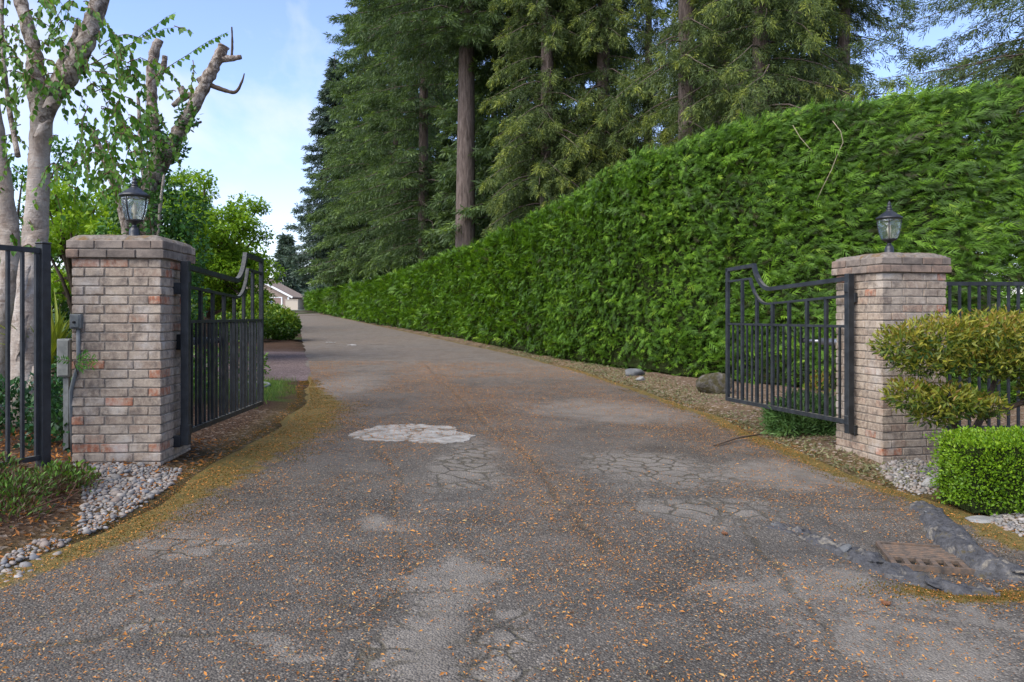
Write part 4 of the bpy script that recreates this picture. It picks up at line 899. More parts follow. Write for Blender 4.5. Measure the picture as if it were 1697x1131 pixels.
rock('boulder', 'mossy boulder at the foot of the hedge beside the right gate end', ground_pt(1186, 655, .12), (.30, .22, .20), 3, 'boulder')
rock('stone', 'grey stone lying at the foot of the hedge left of the boulder', ground_pt(1052, 628, .04), (.22, .12, .10), 5, 'dark_stone')
rock('stone', 'small pale stone beside the grey stone under the hedge', ground_pt(1062, 635, .02), (.09, .06, .05), 6, 'flat_stone')
rock('flat_stone', 'pale flat stone on the pebbles right of the right pillar foot', ground_pt(1550, 812, .03), (.13, .07, .06), 7, 'flat_stone', flat=1, rz=.3)
rock('flat_stone', 'dark flat stone in front of the clipped box bush', ground_pt(1604, 832, .02), (.12, .06, .065), 9, 'dark_stone', flat=1, rz=-.2)
rock('flat_stone', 'pale slab lying beside the pebbles at the right edge', ground_pt(1632, 864, .0), (.17, .09, .035), 12, 'flat_stone', flat=1, rz=.1)

# ------------------------------------------------------------------ storm drain and its rough asphalt kerb
def berm(name, label, pts, wid, hgt, seed, chunks=4):
    pts = [Vector((*p, 0)) for p in pts]; n_ = 64; cs = []
    lens = [0]
    for a, b_ in zip(pts[:-1], pts[1:]): lens.append(lens[-1] + (b_ - a).length)
    for i in range(n_ + 1):
        s = lens[-1] * i / n_; k = max(j for j in range(len(lens)) if lens[j] <= s + 1e-9); k = min(k, len(pts) - 2); cs.append(pts[k].lerp(pts[k + 1], (s - lens[k]) / (lens[k + 1] - lens[k])))
    V = []; pr_ = np.linspace(-1, 1, 13)
    for i, c in enumerate(cs):
        t = (cs[min(i + 1, n_)] - cs[max(i - 1, 0)]).normalized(); sd2 = Vector((t.y, -t.x, 0)); e = min(1, min(i, n_ - i) / 4 + .12)
        wl = wid * (1 + .45 * (vnoise(i * .35, 0, 1, seed) - .5)) * (.5 + .5 * e)
        for u in pr_:
            q = c + sd2 * (u * wl * (1 + .25 * (vnoise(i * .6, u * 2, 1, seed + 1) - .5)))
            z = float(gz(q.x, q.y)) - .05 + (hgt * e * (1 - abs(u) ** 2.6) * (.75 + .5 * vnoise(i * .4, u * 1.5, 1, seed + 2)) + .045) + .030 * (vnoise(i * 1.1, u * 3, 1, seed + 4) - .5) + .016 * (vnoise(i * 2.3, u * 7, 1, seed + 7) - .5)
            cell = float(np.modf(abs(math.sin(math.floor(i * .22 + .8 * float(vnoise(i * .5, u * 2, 1, seed))) * 12.9 + math.floor(u * 1.2 + .5 * float(vnoise(i * .3, u, 1, seed + 9))) * 78.2) * 43758.5))[0])
            V.append((q.x, q.y, z + (cell - .5) * .028 - (.06 if abs(u) == 1 else 0)))
    idx = np.arange(len(V)).reshape(n_ + 1, 13); F = np.stack([idx[:-1, :-1], idx[1:, :-1], idx[1:, 1:], idx[:-1, 1:]], -1).reshape(-1, 4)
    root = empty(name, cs[0] + Vector((0, 0, float(gz(cs[0].x, cs[0].y)))), label=label, cat='kerb', group='rough asphalt kerbs round the drain'); rl = np.array(root.location)
    link('asphalt_lip', mesh_np('asphalt_lip', np.array(V) - rl, F, M['berm_asphalt'], smooth=False), root)
    r_ = random.Random(seed * 7)
    for i in range(chunks):
        c = cs[int((i + r_.uniform(.2, .8)) * n_ / chunks)]; s = r_.uniform(.03, .055); q = c + Vector((r_.uniform(-.05, .05), r_.uniform(-.04, .04), 0)); q.z = float(gz(q.x, q.y)) + hgt * .55
        o = rock('asphalt_chunk', None, q - root.location, (s * r_.uniform(1, 1.6), s, s * r_.uniform(.3, .5)), seed * 50 + i, r_.choice(['berm_asphalt', 'berm_asphalt', 'berm_asphalt', 'dark_stone', 'dark_stone', 'flat_stone']), None, r_.uniform(0, 6), 1); o.parent = root; o.rotation_euler = (r_.uniform(-.3, .3), r_.uniform(-.3, .3), r_.uniform(0, 6))
berm('asphalt_berm', 'rough broken asphalt kerb in front of the storm drain', Gp((1262, 868), (1320, 884), (1380, 902), (1440, 928), (1500, 955), (1570, 976), (1650, 982)), .10, .016, 3)
berm('asphalt_berm', 'rough lumpy asphalt kerb behind the storm drain on the pebble side', Gp((1525, 838), (1560, 870), (1590, 905), (1640, 940), (1720, 958)), .10, .048, 6, 7)
dx = G(1490, 905); d = G(1562, 918); rot = R(-14); zt = float(gz(d.x, d.y)) - .026
gr = empty('storm_drain_grate', (d.x, d.y, zt), rot, label='rusty cast iron storm drain grate at the right side of the driveway', cat='drain grate')
mb = MB(); W_, H_ = .30, .22
for a, b_, c, e in ((-W_, W_, -H_, -H_ + .02), (-W_, W_, H_ - .02, H_), (-W_, -W_ + .02, -H_ + .02, H_ - .02), (W_ - .02, W_, -H_ + .02, H_ - .02)): mb.box(a, b_, c, e, -.03, .012)
mb.build('frame', M['rusty_iron'], gr)
for i in range(9): x = -.28 + .56 * i / 8; MB().cbox(x - .014, x + .014, -H_ + .021, -H_ + .150, -.03, .008, .003).build('bar', M['rusty_iron'], gr)
for i in range(7): y = -H_ + .165 + i * .036; MB().cbox(-W_ + .021, W_ - .021, y, y + .020, -.02, .008, .004).build('ridge', M['rusty_iron'], gr)
MB().box(-W_ + .02, W_ - .02, -H_ + .151, H_ - .021, -.03, -.021).build('plate', M['pit_dark'], gr)  # coloured dark so the grooves between the ridges look shaded
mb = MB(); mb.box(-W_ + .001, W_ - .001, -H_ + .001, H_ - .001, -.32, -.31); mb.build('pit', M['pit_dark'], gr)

# ------------------------------------------------------------------ plants: helpers
def clump_cloud(clumps, n, rng, shell=.55):
    w_ = np.array([c[3] * c[4] * c[5] for c in clumps]) ** (2 / 3); k = rng.choice(len(clumps), n, p=w_ / w_.sum()); C = np.array(clumps)[k]
    u = unit(n, rng); r_ = (shell + (1 - shell) * rng.uniform(0, 1, n) ** .6)[:, None]
    r_ = r_ * (1 + .22 * (vnoise(u[:, 0] * 3 + k, u[:, 1] * 3 + u[:, 2] * 2, 1.6, 5) - .5))[:, None] if True else r_
    return C[:, :3] + u * r_ * C[:, 3:6], u
def bush(name, label, cat, clumps, n, base, size, mat, seed, stems=(), up=.35, flat=.6, shell=.55, tint=(.5, .2), topt=.0, individual=None, group=None, floor=True, stem_mat='twig'):
    rg = np.random.default_rng(seed); c0 = np.array([np.mean([c[0] for c in clumps]), np.mean([c[1] for c in clumps]), 0]); c0[2] = bz(c0[0], c0[1])
    root = empty(name, c0, label=label, cat=cat, group=group)
    P, u = clump_cloud(clumps, n, rg, shell)
    if floor:
        gzv = bedz(P[:, 0], P[:, 1]) + .01; kp = P[:, 2] > gzv; P, u = P[kp], u[kp]
    n = len(P); D = u * .6 + unit(n, rg) * .75; D[:, 2] += up; Nn = u * flat + unit(n, rg) * .6; Nn[:, 2] += .4
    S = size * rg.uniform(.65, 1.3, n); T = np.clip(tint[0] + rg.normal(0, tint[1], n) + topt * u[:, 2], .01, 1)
    if individual:
        im, cnt = individual; order = np.argsort(P[:, 1] - .0 * P[:, 2] - .25 * u[:, 2]); sel = order[:cnt * 3:3]; mask = np.ones(n, bool); mask[sel] = False
        Rm = frames(D[sel], Nn[sel])
        for i, j in enumerate(sel):
            o = link('leaf', im, root); o.matrix_local = Matrix.Translation(Vector(P[j] - c0)) @ Matrix(Rm[i].tolist()).to_4x4() @ Matrix.Scale(float(S[j]), 4)
        P, D, Nn, S, T = P[mask], D[mask], Nn[mask], S[mask], T[mask]
    foliage('foliage', base, P, D, Nn, S, T, M[mat], root, 'stuff', c0)
    if stems:
        mb = MB()
        for pts, rad in stems: mb.tube([Vector(p) - Vector(c0) for p in pts], rad, 7, True)
        mb.build('branches', M[stem_mat], root, True)
    return root
def leafmesh(base, m, name='leaf'):
    mb = MB(); mb.v = [tuple(v) for v in base[0]]; mb.f = [tuple(f) for f in base[1].tolist()]; return mb.mesh(name, m)
def C3(px, py, D, rx, ry, rz): a = at(px, py, D); return (a.x, a.y, a.z, rx, ry, rz)

# right-hand shrub, cloud pruned in two tiers, in front of the right pillar
LM = leafmesh(LANCE, M['photinia_leaf'])
tr0 = ground_pt(1572, 775); tr0 = Vector((3.52, 6.12, bz(3.52, 6.12) - .03))
st = [([tr0, tr0 + Vector((.02, .02, .25)), tr0 + Vector((-.06, 0, .45)), tr0 + Vector((-.22, -.02, .75))], [.045, .038, .03, .02]), ([tr0 + Vector((.02, .02, .25)), tr0 + Vector((.15, .02, .5)), tr0 + Vector((.3, .05, .85))], [.034, .026, .016]), ([tr0 + Vector((.15, .02, .5)), tr0 + Vector((.45, 0, .62)), tr0 + Vector((.7, 0, .8))], [.026, .02, .012]), ([tr0 + Vector((-.06, 0, .45)), tr0 + Vector((-.15, -.05, .52)), tr0 + Vector((-.3, -.05, .55))], [.022, .016, .01])]
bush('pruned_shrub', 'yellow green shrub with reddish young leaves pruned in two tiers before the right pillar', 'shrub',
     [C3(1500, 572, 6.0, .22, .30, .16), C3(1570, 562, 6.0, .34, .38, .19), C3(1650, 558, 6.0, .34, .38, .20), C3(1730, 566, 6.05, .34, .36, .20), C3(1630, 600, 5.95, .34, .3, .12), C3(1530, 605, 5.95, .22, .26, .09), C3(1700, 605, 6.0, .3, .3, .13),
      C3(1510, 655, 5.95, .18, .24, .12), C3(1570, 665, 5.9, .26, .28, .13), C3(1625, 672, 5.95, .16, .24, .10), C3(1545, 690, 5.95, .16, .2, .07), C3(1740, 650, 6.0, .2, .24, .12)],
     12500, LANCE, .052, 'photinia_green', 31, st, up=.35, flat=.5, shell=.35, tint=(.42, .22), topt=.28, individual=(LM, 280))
# clipped box bush bottom right
rg = np.random.default_rng(5)
def box_bush():
    x0, x1, y0, y1, z0, z1 = 2.93, 4.4, 5.05, 5.62, -.02, .51
    root = empty('box_bush', ((x0 + x1) / 2, (y0 + y1) / 2, z0), label='low clipped bright green box bush at the right edge', cat='bush'); c0 = np.array(root.location)
    mb = MB().box(x0 + .09 - c0[0], x1 - .09 - c0[0], y0 + .09 - c0[1], y1 - .09 - c0[1], .02, z1 - z0 - .09); mb.build('shade_core', M['hedge_core'], root)  # solid block painted dark as the shaded inside of the bush
    n = 26000; P = rg.uniform((-1, -1, -.75), (1, 1, 1), (n, 3)); u = P.copy()
    m_ = (np.abs(P) ** 5).sum(1) ** (1 / 5); P = P / m_[:, None] * (rg.uniform(.80, 1.0, n) + (vnoise(P[:, 0] * 2, P[:, 1] * 2 + P[:, 2] * 3, 2.3, 8) - .5) * .20 + (vnoise(P[:, 0] * 5, P[:, 1] * 3 + P[:, 2] * 7, 2.3, 9) - .5) * .10)[:, None]
    P = P * np.array([(x1 - x0) / 2, (y1 - y0) / 2, (z1 - z0) / 2]) + np.array([(x0 + x1) / 2, (y0 + y1) / 2, (z0 + z1) / 2])
    u = u / np.linalg.norm(u, axis=1, keepdims=True); D = u * .7 + unit(n, rg) * .7; D[:, 2] += .3; Nn = u * .7 + unit(n, rg) * .6; Nn[:, 2] += .4
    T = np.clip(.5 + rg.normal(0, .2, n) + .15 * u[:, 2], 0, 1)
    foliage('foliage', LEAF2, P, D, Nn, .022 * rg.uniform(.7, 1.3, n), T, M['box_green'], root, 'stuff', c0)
box_bush()
bush('low_juniper', 'low feathery dark green shrub on the soil behind the right gate', 'shrub', [(3.02, 8.25, .14, .32, .26, .20), (3.3, 8.3, .16, .34, .26, .22), (3.15, 8.6, .15, .3, .26, .22)], 2600, FROND_S, .14, 'juniper_green', 33, up=.5, tint=(.45, .2))
bush('young_plant', 'small reddish tipped plant between the right gate and the pillar', 'plant', [(3.42, 8.75, .42, .14, .12, .24)], 350, LANCE, .055, 'photinia_green', 34, [([(3.42, 8.75, 0), (3.42, 8.74, .5)], [.012, .006])], tint=(.7, .25))

# left side: groundcover behind the fence, low heath shrub, sprig, strap-leaf plant
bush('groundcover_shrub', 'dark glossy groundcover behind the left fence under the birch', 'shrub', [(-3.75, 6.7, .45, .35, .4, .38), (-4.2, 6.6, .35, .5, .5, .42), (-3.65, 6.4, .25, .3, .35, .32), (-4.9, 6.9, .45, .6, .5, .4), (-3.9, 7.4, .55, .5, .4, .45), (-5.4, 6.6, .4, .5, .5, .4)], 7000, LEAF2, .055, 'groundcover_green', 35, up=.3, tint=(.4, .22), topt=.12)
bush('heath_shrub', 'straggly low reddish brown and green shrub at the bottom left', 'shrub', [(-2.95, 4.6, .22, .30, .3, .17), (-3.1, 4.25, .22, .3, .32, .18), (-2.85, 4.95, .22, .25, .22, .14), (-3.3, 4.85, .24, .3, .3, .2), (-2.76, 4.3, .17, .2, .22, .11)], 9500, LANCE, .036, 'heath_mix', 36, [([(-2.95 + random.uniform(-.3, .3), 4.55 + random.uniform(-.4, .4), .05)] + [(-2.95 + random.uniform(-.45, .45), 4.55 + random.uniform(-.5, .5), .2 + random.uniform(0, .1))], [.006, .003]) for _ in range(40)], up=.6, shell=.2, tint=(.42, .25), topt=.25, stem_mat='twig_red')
bush('leafy_weed', 'bright green weed growing between fence and pebbles on the left', 'weed', [(-2.85, 5.15, .24, .12, .12, .06), (-3.0, 5.25, .25, .16, .14, .07)], 260, ROUND, .034, 'box_green', 37, up=.4, shell=.2, tint=(.3, .2))
sp = empty('weed_sprig', at(122, 600, 5.68), 0, label='green leafy sprig poking out beside the left pillar conduit', cat='weed'); LW = leafmesh(LANCE, M['weed_leaf'])
mb = MB(); rr = random.Random(4)
for a, l in ((.15, .17), (.5, .13), (-.2, .15), (2.9, .10), (-.55, .10)):
    e = Vector((math.cos(a) * l, -.03, math.sin(a) * l)); mb.tube([(0, .06, -.10), (0, 0, 0), e], [.004, .003, .0015], 5)
    for t in np.linspace(.25, 1, 6):
        for s in (-1, 1):
            dd = Vector((math.cos(a + s * .9), rr.uniform(-.4, .2), math.sin(a + s * .9))); fr = frames(np.array([dd]), np.array([[rr.uniform(-.4, .4), -1, rr.uniform(0, .6)]]))[0]
            o = link('leaf', LW, sp); o.matrix_local = Matrix.Translation(e * t) @ Matrix(fr.tolist()).to_4x4() @ Matrix.Scale(.045 * rr.uniform(.7, 1.1), 4)
mb.build('stem', M['twig'], sp, True)
yc = Vector((-4.62, 7.9, bz(-4.62, 7.9) + .55)); yu = empty('strap_leaf_plant', (yc.x, yc.y, bz(yc.x, yc.y)), label='spiky yellow green strap leaved plant left of the left pillar', cat='plant')
SL = []
for k in range(4):
    mb = MB(); vs = []; n_ = 6
    for i in range(n_ + 1):
        t = i / n_; wd = .020 * (1 - t ** 2.2) + .001; vs += [(-wd, t, -.35 * t ** 2.5 * (k + .3) / 4 + .006), (0, t, -.35 * t ** 2.5 * (k + .3) / 4), (wd, t, -.35 * t ** 2.5 * (k + .3) / 4 + .006)]
    mb.add(vs, [f for i in range(n_) for f in ((3 * i, 3 * i + 1, 3 * i + 4, 3 * i + 3), (3 * i + 1, 3 * i + 2, 3 * i + 5, 3 * i + 4))]); SL.append(mb.mesh('leaf', M['strap_leaf']))
rr = random.Random(9)
for i in range(75):
    a = rr.uniform(0, 6.28); e = rr.uniform(.25, 1.45); dd = np.array([[math.cos(a) * math.cos(e), math.sin(a) * math.cos(e), math.sin(e)]]); fr = frames(dd, np.array([[0.001, 0, 1.]]))[0]
    o = link('leaf', SL[rr.randrange(4)], yu); o.matrix_local = Matrix.Translation(Vector((rr.uniform(-.04, .04), rr.uniform(-.04, .04), .5 + rr.uniform(-.06, .1)))) @ Matrix(fr.tolist()).to_4x4() @ Matrix.Diagonal((1, rr.uniform(.5, .78), .8, 1))
MB().tube([(0, 0, 0), (.02, 0, .55)], [.06, .05], 9).build('stalk', M['twig'], yu, True)

# ------------------------------------------------------------------ birches
OV = (np.array([(0, 0, 0), (.30, .22, .03), (.36, .42, .05), (.22, .70, .03), (0, 1, -.10), (-.22, .70, .03), (-.36, .42, .05), (-.30, .22, .03), (0, .45, -.01)]), np.array([(0, 1, 8), (1, 2, 8), (2, 3, 8), (3, 4, 8), (4, 5, 8), (5, 6, 8), (6, 7, 8), (7, 0, 8)]))
BL = leafmesh(OV, M['birch_leaf'])
def rough_tube(mb, pts, rad, n=14, sub=7, amp=.10, seed=0):
    P = [Vector(p) for p in pts]; out, ro = [], []
    for i in range(len(P) - 1):
        for j in range(sub):
            t = j / sub; a, b_, c, d_ = P[max(i - 1, 0)], P[i], P[i + 1], P[min(i + 2, len(P) - 1)]
            out.append(.5 * (2 * b_ + (c - a) * t + (2 * a - 5 * b_ + 4 * c - d_) * t * t + (3 * b_ - a - 3 * c + d_) * t ** 3)); ro.append(rad[i] + (rad[i + 1] - rad[i]) * t)
    out.append(P[-1]); ro.append(rad[-1]); k0 = len(mb.v); mb.tube(out, ro, n)
    for k in range(k0, len(mb.v)):
        i = (k - k0) // n; c = out[min(i, len(out) - 1)]; v = Vector(mb.v[k]); f = 1 + amp * 2 * (float(vnoise((k - k0) % n * .9 + seed, i * .8, 1, seed)) - .5); mb.v[k] = tuple(c + (v - c) * f)
def birch(label, base, limbs, twigs, seed, nleaf, bark_split=None, lsize=.066, extra=0, slim=.8, group='pollarded birches'):
    rr = random.Random(seed); root = empty('birch_tree', base, 0, label=label, cat='tree', group=group); b0 = Vector(base)
    for nm, mat, pts, rad, amp in limbs:
        mb = MB(); rough_tube(mb, [Vector(p) - b0 for p in pts], [q * slim for q in rad] if nm == 'limb' else rad, 14, 8, amp * 1.5, seed); mb.build(nm, M[mat], root, True)
    cnt = 0
    spots = []
    for p, q, sag in twigs:
        p = Vector(p) - b0; q = Vector(q) - b0; n_ = 8; pts = []
        for i in range(n_ + 1):
            t = i / n_; v = p.lerp(q, t); v.z += sag * 4 * t * (1 - t); v += Vector((rr.uniform(-1, 1), rr.uniform(-1, 1), rr.uniform(-1, 1))) * .012; pts.append(v)
        MB().tube(pts, [.0055 - .0042 * i / n_ for i in range(n_ + 1)], 5).build('twig', M['twig_red'], root, True)
        L = sum((pts[i + 1] - pts[i]).length for i in range(n_)); m_ = max(4, int(L / .045))
        for j in range(m_):
            t = .12 + .88 * j / m_; k = min(int(t * n_), n_ - 1); spots.append((pts[k].lerp(pts[k + 1], t * n_ - k), (pts[k + 1] - pts[k]).normalized()))
    rr.shuffle(spots); k = 0
    for v, t in spots[:nleaf]:
        d_ = Vector((rr.gauss(0, .45), rr.gauss(0, .45), -1)) + t * .45; fr = frames(np.array([d_]), np.array([[rr.gauss(0, .45), -1.1 + rr.gauss(0, .4), .35]]))[0]
        o = link('leaf', BL, root); o.matrix_local = Matrix.Translation(v) @ Matrix(fr.tolist()).to_4x4() @ Matrix.Scale(lsize * rr.uniform(.65, 1.2), 4)
    if extra and len(spots) > nleaf:
        sp_ = spots[nleaf:nleaf + extra]; n_ = len(sp_); rg_ = np.random.default_rng(seed); P = np.array([tuple(v) for v, t in sp_]); D = np.array([tuple(t) for v, t in sp_]) * .45 + rg_.normal(0, .45, (n_, 3)); D[:, 2] -= 1; Nn = rg_.normal(0, .5, (n_, 3)); Nn[:, 1] -= .8; Nn[:, 2] += .5
        foliage('more_leaves', OV, P, D, Nn, lsize * rg_.uniform(.65, 1.2, n_), rg_.uniform(0, 1, n_), M['birch_leaves'], root, 'stuff')
    return root
rr = random.Random(77)
def bark_curl(root, c, w_, h_, seed):
    r_ = random.Random(seed); V = []; n_ = 7
    for i in range(n_):
        for j in range(n_):
            u, v = i / (n_ - 1) - .5, j / (n_ - 1) - .5; a = u * 2.2; V.append((math.sin(a) * w_ * .5 + v * .05, -math.cos(a) * w_ * .35 + r_.uniform(-.006, .006), v * h_ + u * h_ * .5 + r_.uniform(-.012, .012)))
    idx = np.arange(n_ * n_).reshape(n_, n_); F = np.stack([idx[:-1, :-1], idx[1:, :-1], idx[1:, 1:], idx[:-1, 1:]], -1).reshape(-1, 4)
    link('bark_curl', mesh_np('bark_curl', np.array(V), F, M['birch_bark'], smooth=True), root, Vector(c) - root.location)
def rtw(x0, x1, y0, y1, D0, D1, n, dx=(-60, 60), dy=(10, 70), sag=(.02, .12)):
    out = []
    for _ in range(n):
        x, y = rr.uniform(x0, x1), rr.uniform(y0, y1); D = rr.uniform(D0, D1); out.append((at(x, y, D), at(x + rr.uniform(*dx), y + rr.uniform(*dy), D + rr.uniform(-.4, .3)), rr.uniform(*sag)))
    return out
D1 = 7.5
bA = at(45, 700, D1); bA.z = bz(bA.x, bA.y) - .1
limA = [('trunk', 'birch_bark', [bA, at(48, 640, D1), at(48, 540, D1), at(56, 440, D1), at(62, 330, D1), at(66, 250, D1), at(70, 190, D1), at(74, 160, D1)], [.20, .165, .14, .12, .10, .092, .10, .115], .05),
        ('limb', 'birch_rough', [at(68, 205, D1), at(84, 160, D1), at(118, 120, D1), at(140, 75, D1 - .1), at(155, 30, D1 - .1), at(172, -20, D1 - .1)], [.115, .125, .115, .105, .095, .09], .16),
        ('limb', 'birch_rough', [at(70, 190, D1), at(60, 140, D1), at(58, 90, D1 + .1), at(45, 40, D1 + .1), at(28, -20, D1 + .1)], [.11, .11, .085, .075, .07], .14),
        ('limb', 'birch_rough', [at(92, 150, D1), at(105, 105, D1 + .05), at(122, 70, D1 + .1), at(132, 40, D1 + .1)], [.07, .06, .05, .04], .16),
        ('limb', 'birch_rough', [at(30, 260, D1), at(14, 170, D1 + .1), at(3, 60, D1 + .1), at(5, -20, D1 + .1)], [.03, .028, .025, .02], .1)]
twA = rtw(-10, 140, -20, 150, 6.9, 7.9, 62, (-50, 60), (10, 80)) + rtw(140, 230, 60, 230, 7.0, 7.6, 40, (-30, 70), (10, 80)) + [(at(150, 110, 7.3), at(290, 45, 7.3), .05), (at(290, 45, 7.3), at(320, 55, 7.3), .01), (at(165, 80, 7.2), at(250, 75, 7.2), .12), (at(170, 110, 7.2), at(240, 130, 7.1), .1)] + rtw(90, 220, 190, 330, 6.9, 7.4, 40, (-40, 50), (10, 60))
bigb = birch('large pale birch trunk behind the left fence, forking into peeling limbs', bA, limA, twA, 5, 300, extra=1000)
for q in ((62, 398, .22, .16, 1), (40, 470, .12, .22, 2), (38, 560, .10, .3, 3), (72, 215, .14, .12, 4), (60, 620, .12, .2, 5), (88, 170, .16, .1, 6)): bark_curl(bigb, at(q[0], q[1], 7.36), q[2], q[3], q[4])
D2 = 7.9; bC = at(-12, 690, D2); bC.z = bz(bC.x, bC.y) - .1
birch('leaning birch stem at the left edge of the picture', bC, [('trunk', 'birch_bark', [bC, at(-2, 560, D2), at(14, 470, D2), at(18, 400, D2), at(8, 330, D2), at(-4, 240, D2), at(-16, 150, D2)], [.12, .11, .10, .09, .085, .08, .07], .12)], rtw(-30, 45, 40, 420, 7.2, 7.8, 30, (-40, 50), (20, 70)), 6, 280)
D3 = 9.2; bB = at(262, 560, D3); bB.z = bz(bB.x, bB.y) - .1
limB = [('trunk', 'birch_rough', [bB, at(258, 480, D3), at(250, 390, D3), at(248, 320, D3), at(262, 275, D3), at(290, 235, D3)], [.17, .16, .14, .125, .12, .10], .10),
        ('limb', 'birch_rough', [at(285, 240, D3), at(305, 205, D3), at(328, 165, D3), at(345, 130, D3), at(360, 100, D3), at(372, 76, D3)], [.13, .12, .11, .105, .095, .085], .16),
        ('limb', 'birch_rough', [at(262, 265, D3), at(254, 200, D3), at(250, 140, D3), at(254, 95, D3), at(264, 66, D3)], [.12, .10, .09, .085, .075], .14),
        ('limb', 'birch_rough', [at(330, 160, D3), at(316, 158, D3), at(300, 165, D3), at(286, 176, D3)], [.06, .055, .05, .04], .16),
        ('stub', 'birch_rough', [at(338, 140, D3), at(330, 130, D3)], [.045, .04], .1), ('stub', 'birch_rough', [at(306, 160, D3), at(299, 145, D3)], [.045, .04], .1),
        ('stub', 'birch_rough', [at(262, 130, D3), at(271, 110, D3), at(273, 93, D3)], [.04, .035, .03], .1), ('stub', 'birch_rough', [at(365, 98, D3), at(385, 97, D3), at(400, 95, D3)], [.05, .035, .025], .1), ('stub', 'twig', [at(384, 96, D3), at(385, 70, D3), at(384, 45, D3)], [.016, .013, .008], .1),
        ('stub', 'twig', [at(350, 142, D3), at(372, 150, D3), at(390, 153, D3), at(400, 138, D3), at(405, 122, D3)], [.03, .024, .02, .014, .006], .1),
        ('stub', 'twig', [at(318, 208, D3), at(334, 202, D3)], [.02, .012], .1),
        ('limb', 'birch_rough', [at(238, 290, D3), at(232, 230, D3), at(230, 180, D3), at(228, 155, D3)], [.04, .035, .03, .025], .1),
        ('limb', 'birch_rough', [at(215, 420, D3 - .2), at(205, 350, D3 - .2), at(180, 280, D3 - .2), at(150, 215, D3 - .2)], [.10, .09, .075, .06], .14),
        ('limb', 'birch_bark', [at(262, 400, D3 - .3), at(266, 340, D3 - .3), at(272, 290, D3 - .3)], [.03, .028, .02], .1)]
twB = rtw(190, 330, 60, 250, 8.4, 9.2, 14, (-50, 60), (10, 80)) + [(at(245, 140, 8.8), at(380, 52, 8.9), .05), (at(250, 390, 8.6), at(240, 120, 8.5), .02), (at(170, 120, 8.6), at(290, 22, 8.6), .06)] + rtw(120, 230, 180, 290, 8.2, 8.9, 24, (-60, 60), (20, 80))
birch('pollarded birch with sawn stubs rising behind the left lantern', bB, limB, twB, 8, 290, lsize=.070, extra=520, slim=.68)
bush('ivy', 'dark glossy ivy mass climbing the pollarded birch behind the left lantern', 'ivy', [C3(262, 400, 9.1, .36, .34, .40), C3(290, 350, 9.1, .36, .32, .30), C3(215, 340, 9.2, .22, .25, .3), C3(300, 420, 9.0, .30, .3, .4), C3(250, 290, 9.1, .2, .2, .3), C3(285, 245, 9.1, .17, .17, .15), C3(255, 220, 9.1, .13, .14, .25), C3(312, 195, 9.1, .12, .12, .14), C3(200, 400, 9.2, .25, .25, .35), C3(270, 500, 9.1, .5, .4, .5)], 6500, LEAF2, .062, 'ivy_green', 41, up=-.1, tint=(.45, .22), topt=.15, shell=.6)

# ------------------------------------------------------------------ maple and shrubs on the left
def broadleaf(name, label, base, clumps, n, lsize, mat, seed, rtrunk=.09, tint=(.5, .2), shell=.15):
    rg = np.random.default_rng(seed); b0 = Vector(base); root = empty(name, b0, label=label, cat='tree'); mb = MB()
    c = sum((Vector(k[:3]) for k in clumps), Vector()) / len(clumps); top = Vector((b0.x, b0.y, c.z))
    mb.tube([Vector((0, 0, 0)), (top - b0) * .5, top - b0], [rtrunk * 1.2, rtrunk, rtrunk * .5], 9)
    for k in clumps:
        q = Vector(k[:3]) - b0; f = .35 + .4 * random.random(); s0 = (top - b0) * f; mb.tube([s0, s0.lerp(q, .5) + Vector((0, 0, .1)), q], [rtrunk * .45, rtrunk * .3, rtrunk * .12], 6)
    mb.build('trunk', M['twig'], root, True)
    P, u = clump_cloud(clumps, n, rg, shell); D = unit(n, rg) * .8 + u * .4; D[:, 2] -= .25; Nn = unit(n, rg) * .55; Nn[:, 2] += .8
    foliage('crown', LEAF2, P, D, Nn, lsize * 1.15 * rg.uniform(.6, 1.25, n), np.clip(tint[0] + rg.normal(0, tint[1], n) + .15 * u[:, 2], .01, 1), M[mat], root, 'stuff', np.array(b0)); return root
rr = random.Random(12)
def rclumps(x0, x1, y0, y1, D0, D1, n, r0, r1, keep=lambda x, y: True, sq=.6):
    out = []
    while len(out) < n:
        x, y = rr.uniform(x0, x1), rr.uniform(y0, y1)
        if keep(x, y): r_ = rr.uniform(r0, r1); out.append(C3(x, y, rr.uniform(D0, D1), r_, r_, r_ * sq))
    return out
mx, my = CPX(345, 20), 20.0
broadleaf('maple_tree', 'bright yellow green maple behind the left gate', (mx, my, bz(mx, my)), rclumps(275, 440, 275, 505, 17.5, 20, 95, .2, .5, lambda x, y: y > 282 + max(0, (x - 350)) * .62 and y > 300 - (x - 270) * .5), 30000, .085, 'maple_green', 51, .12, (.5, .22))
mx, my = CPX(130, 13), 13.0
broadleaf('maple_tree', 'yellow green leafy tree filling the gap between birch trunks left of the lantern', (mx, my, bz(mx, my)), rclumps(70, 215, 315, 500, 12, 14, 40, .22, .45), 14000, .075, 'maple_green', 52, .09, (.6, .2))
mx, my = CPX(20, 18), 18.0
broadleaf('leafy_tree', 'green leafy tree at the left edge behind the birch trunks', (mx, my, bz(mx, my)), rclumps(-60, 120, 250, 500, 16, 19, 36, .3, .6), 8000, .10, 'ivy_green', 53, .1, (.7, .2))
mx, my = CPX(60, 30), 30.0
broadleaf('leafy_tree', 'dark leafy tree far behind the left fence', (mx, my, bz(mx, my)), rclumps(-80, 200, 380, 530, 26, 32, 46, .6, 1.2), 9000, .20, 'ivy_green', 59, .1, (.6, .2))
mx, my = CPX(250, 40), 40.0
broadleaf('leafy_tree', 'green leafy tree far behind the left pillar', (mx, my, bz(mx, my)), rclumps(130, 420, 400, 530, 34, 44, 46, .7, 1.4), 9000, .26, 'maple_green', 60, .1, (.3, .2))
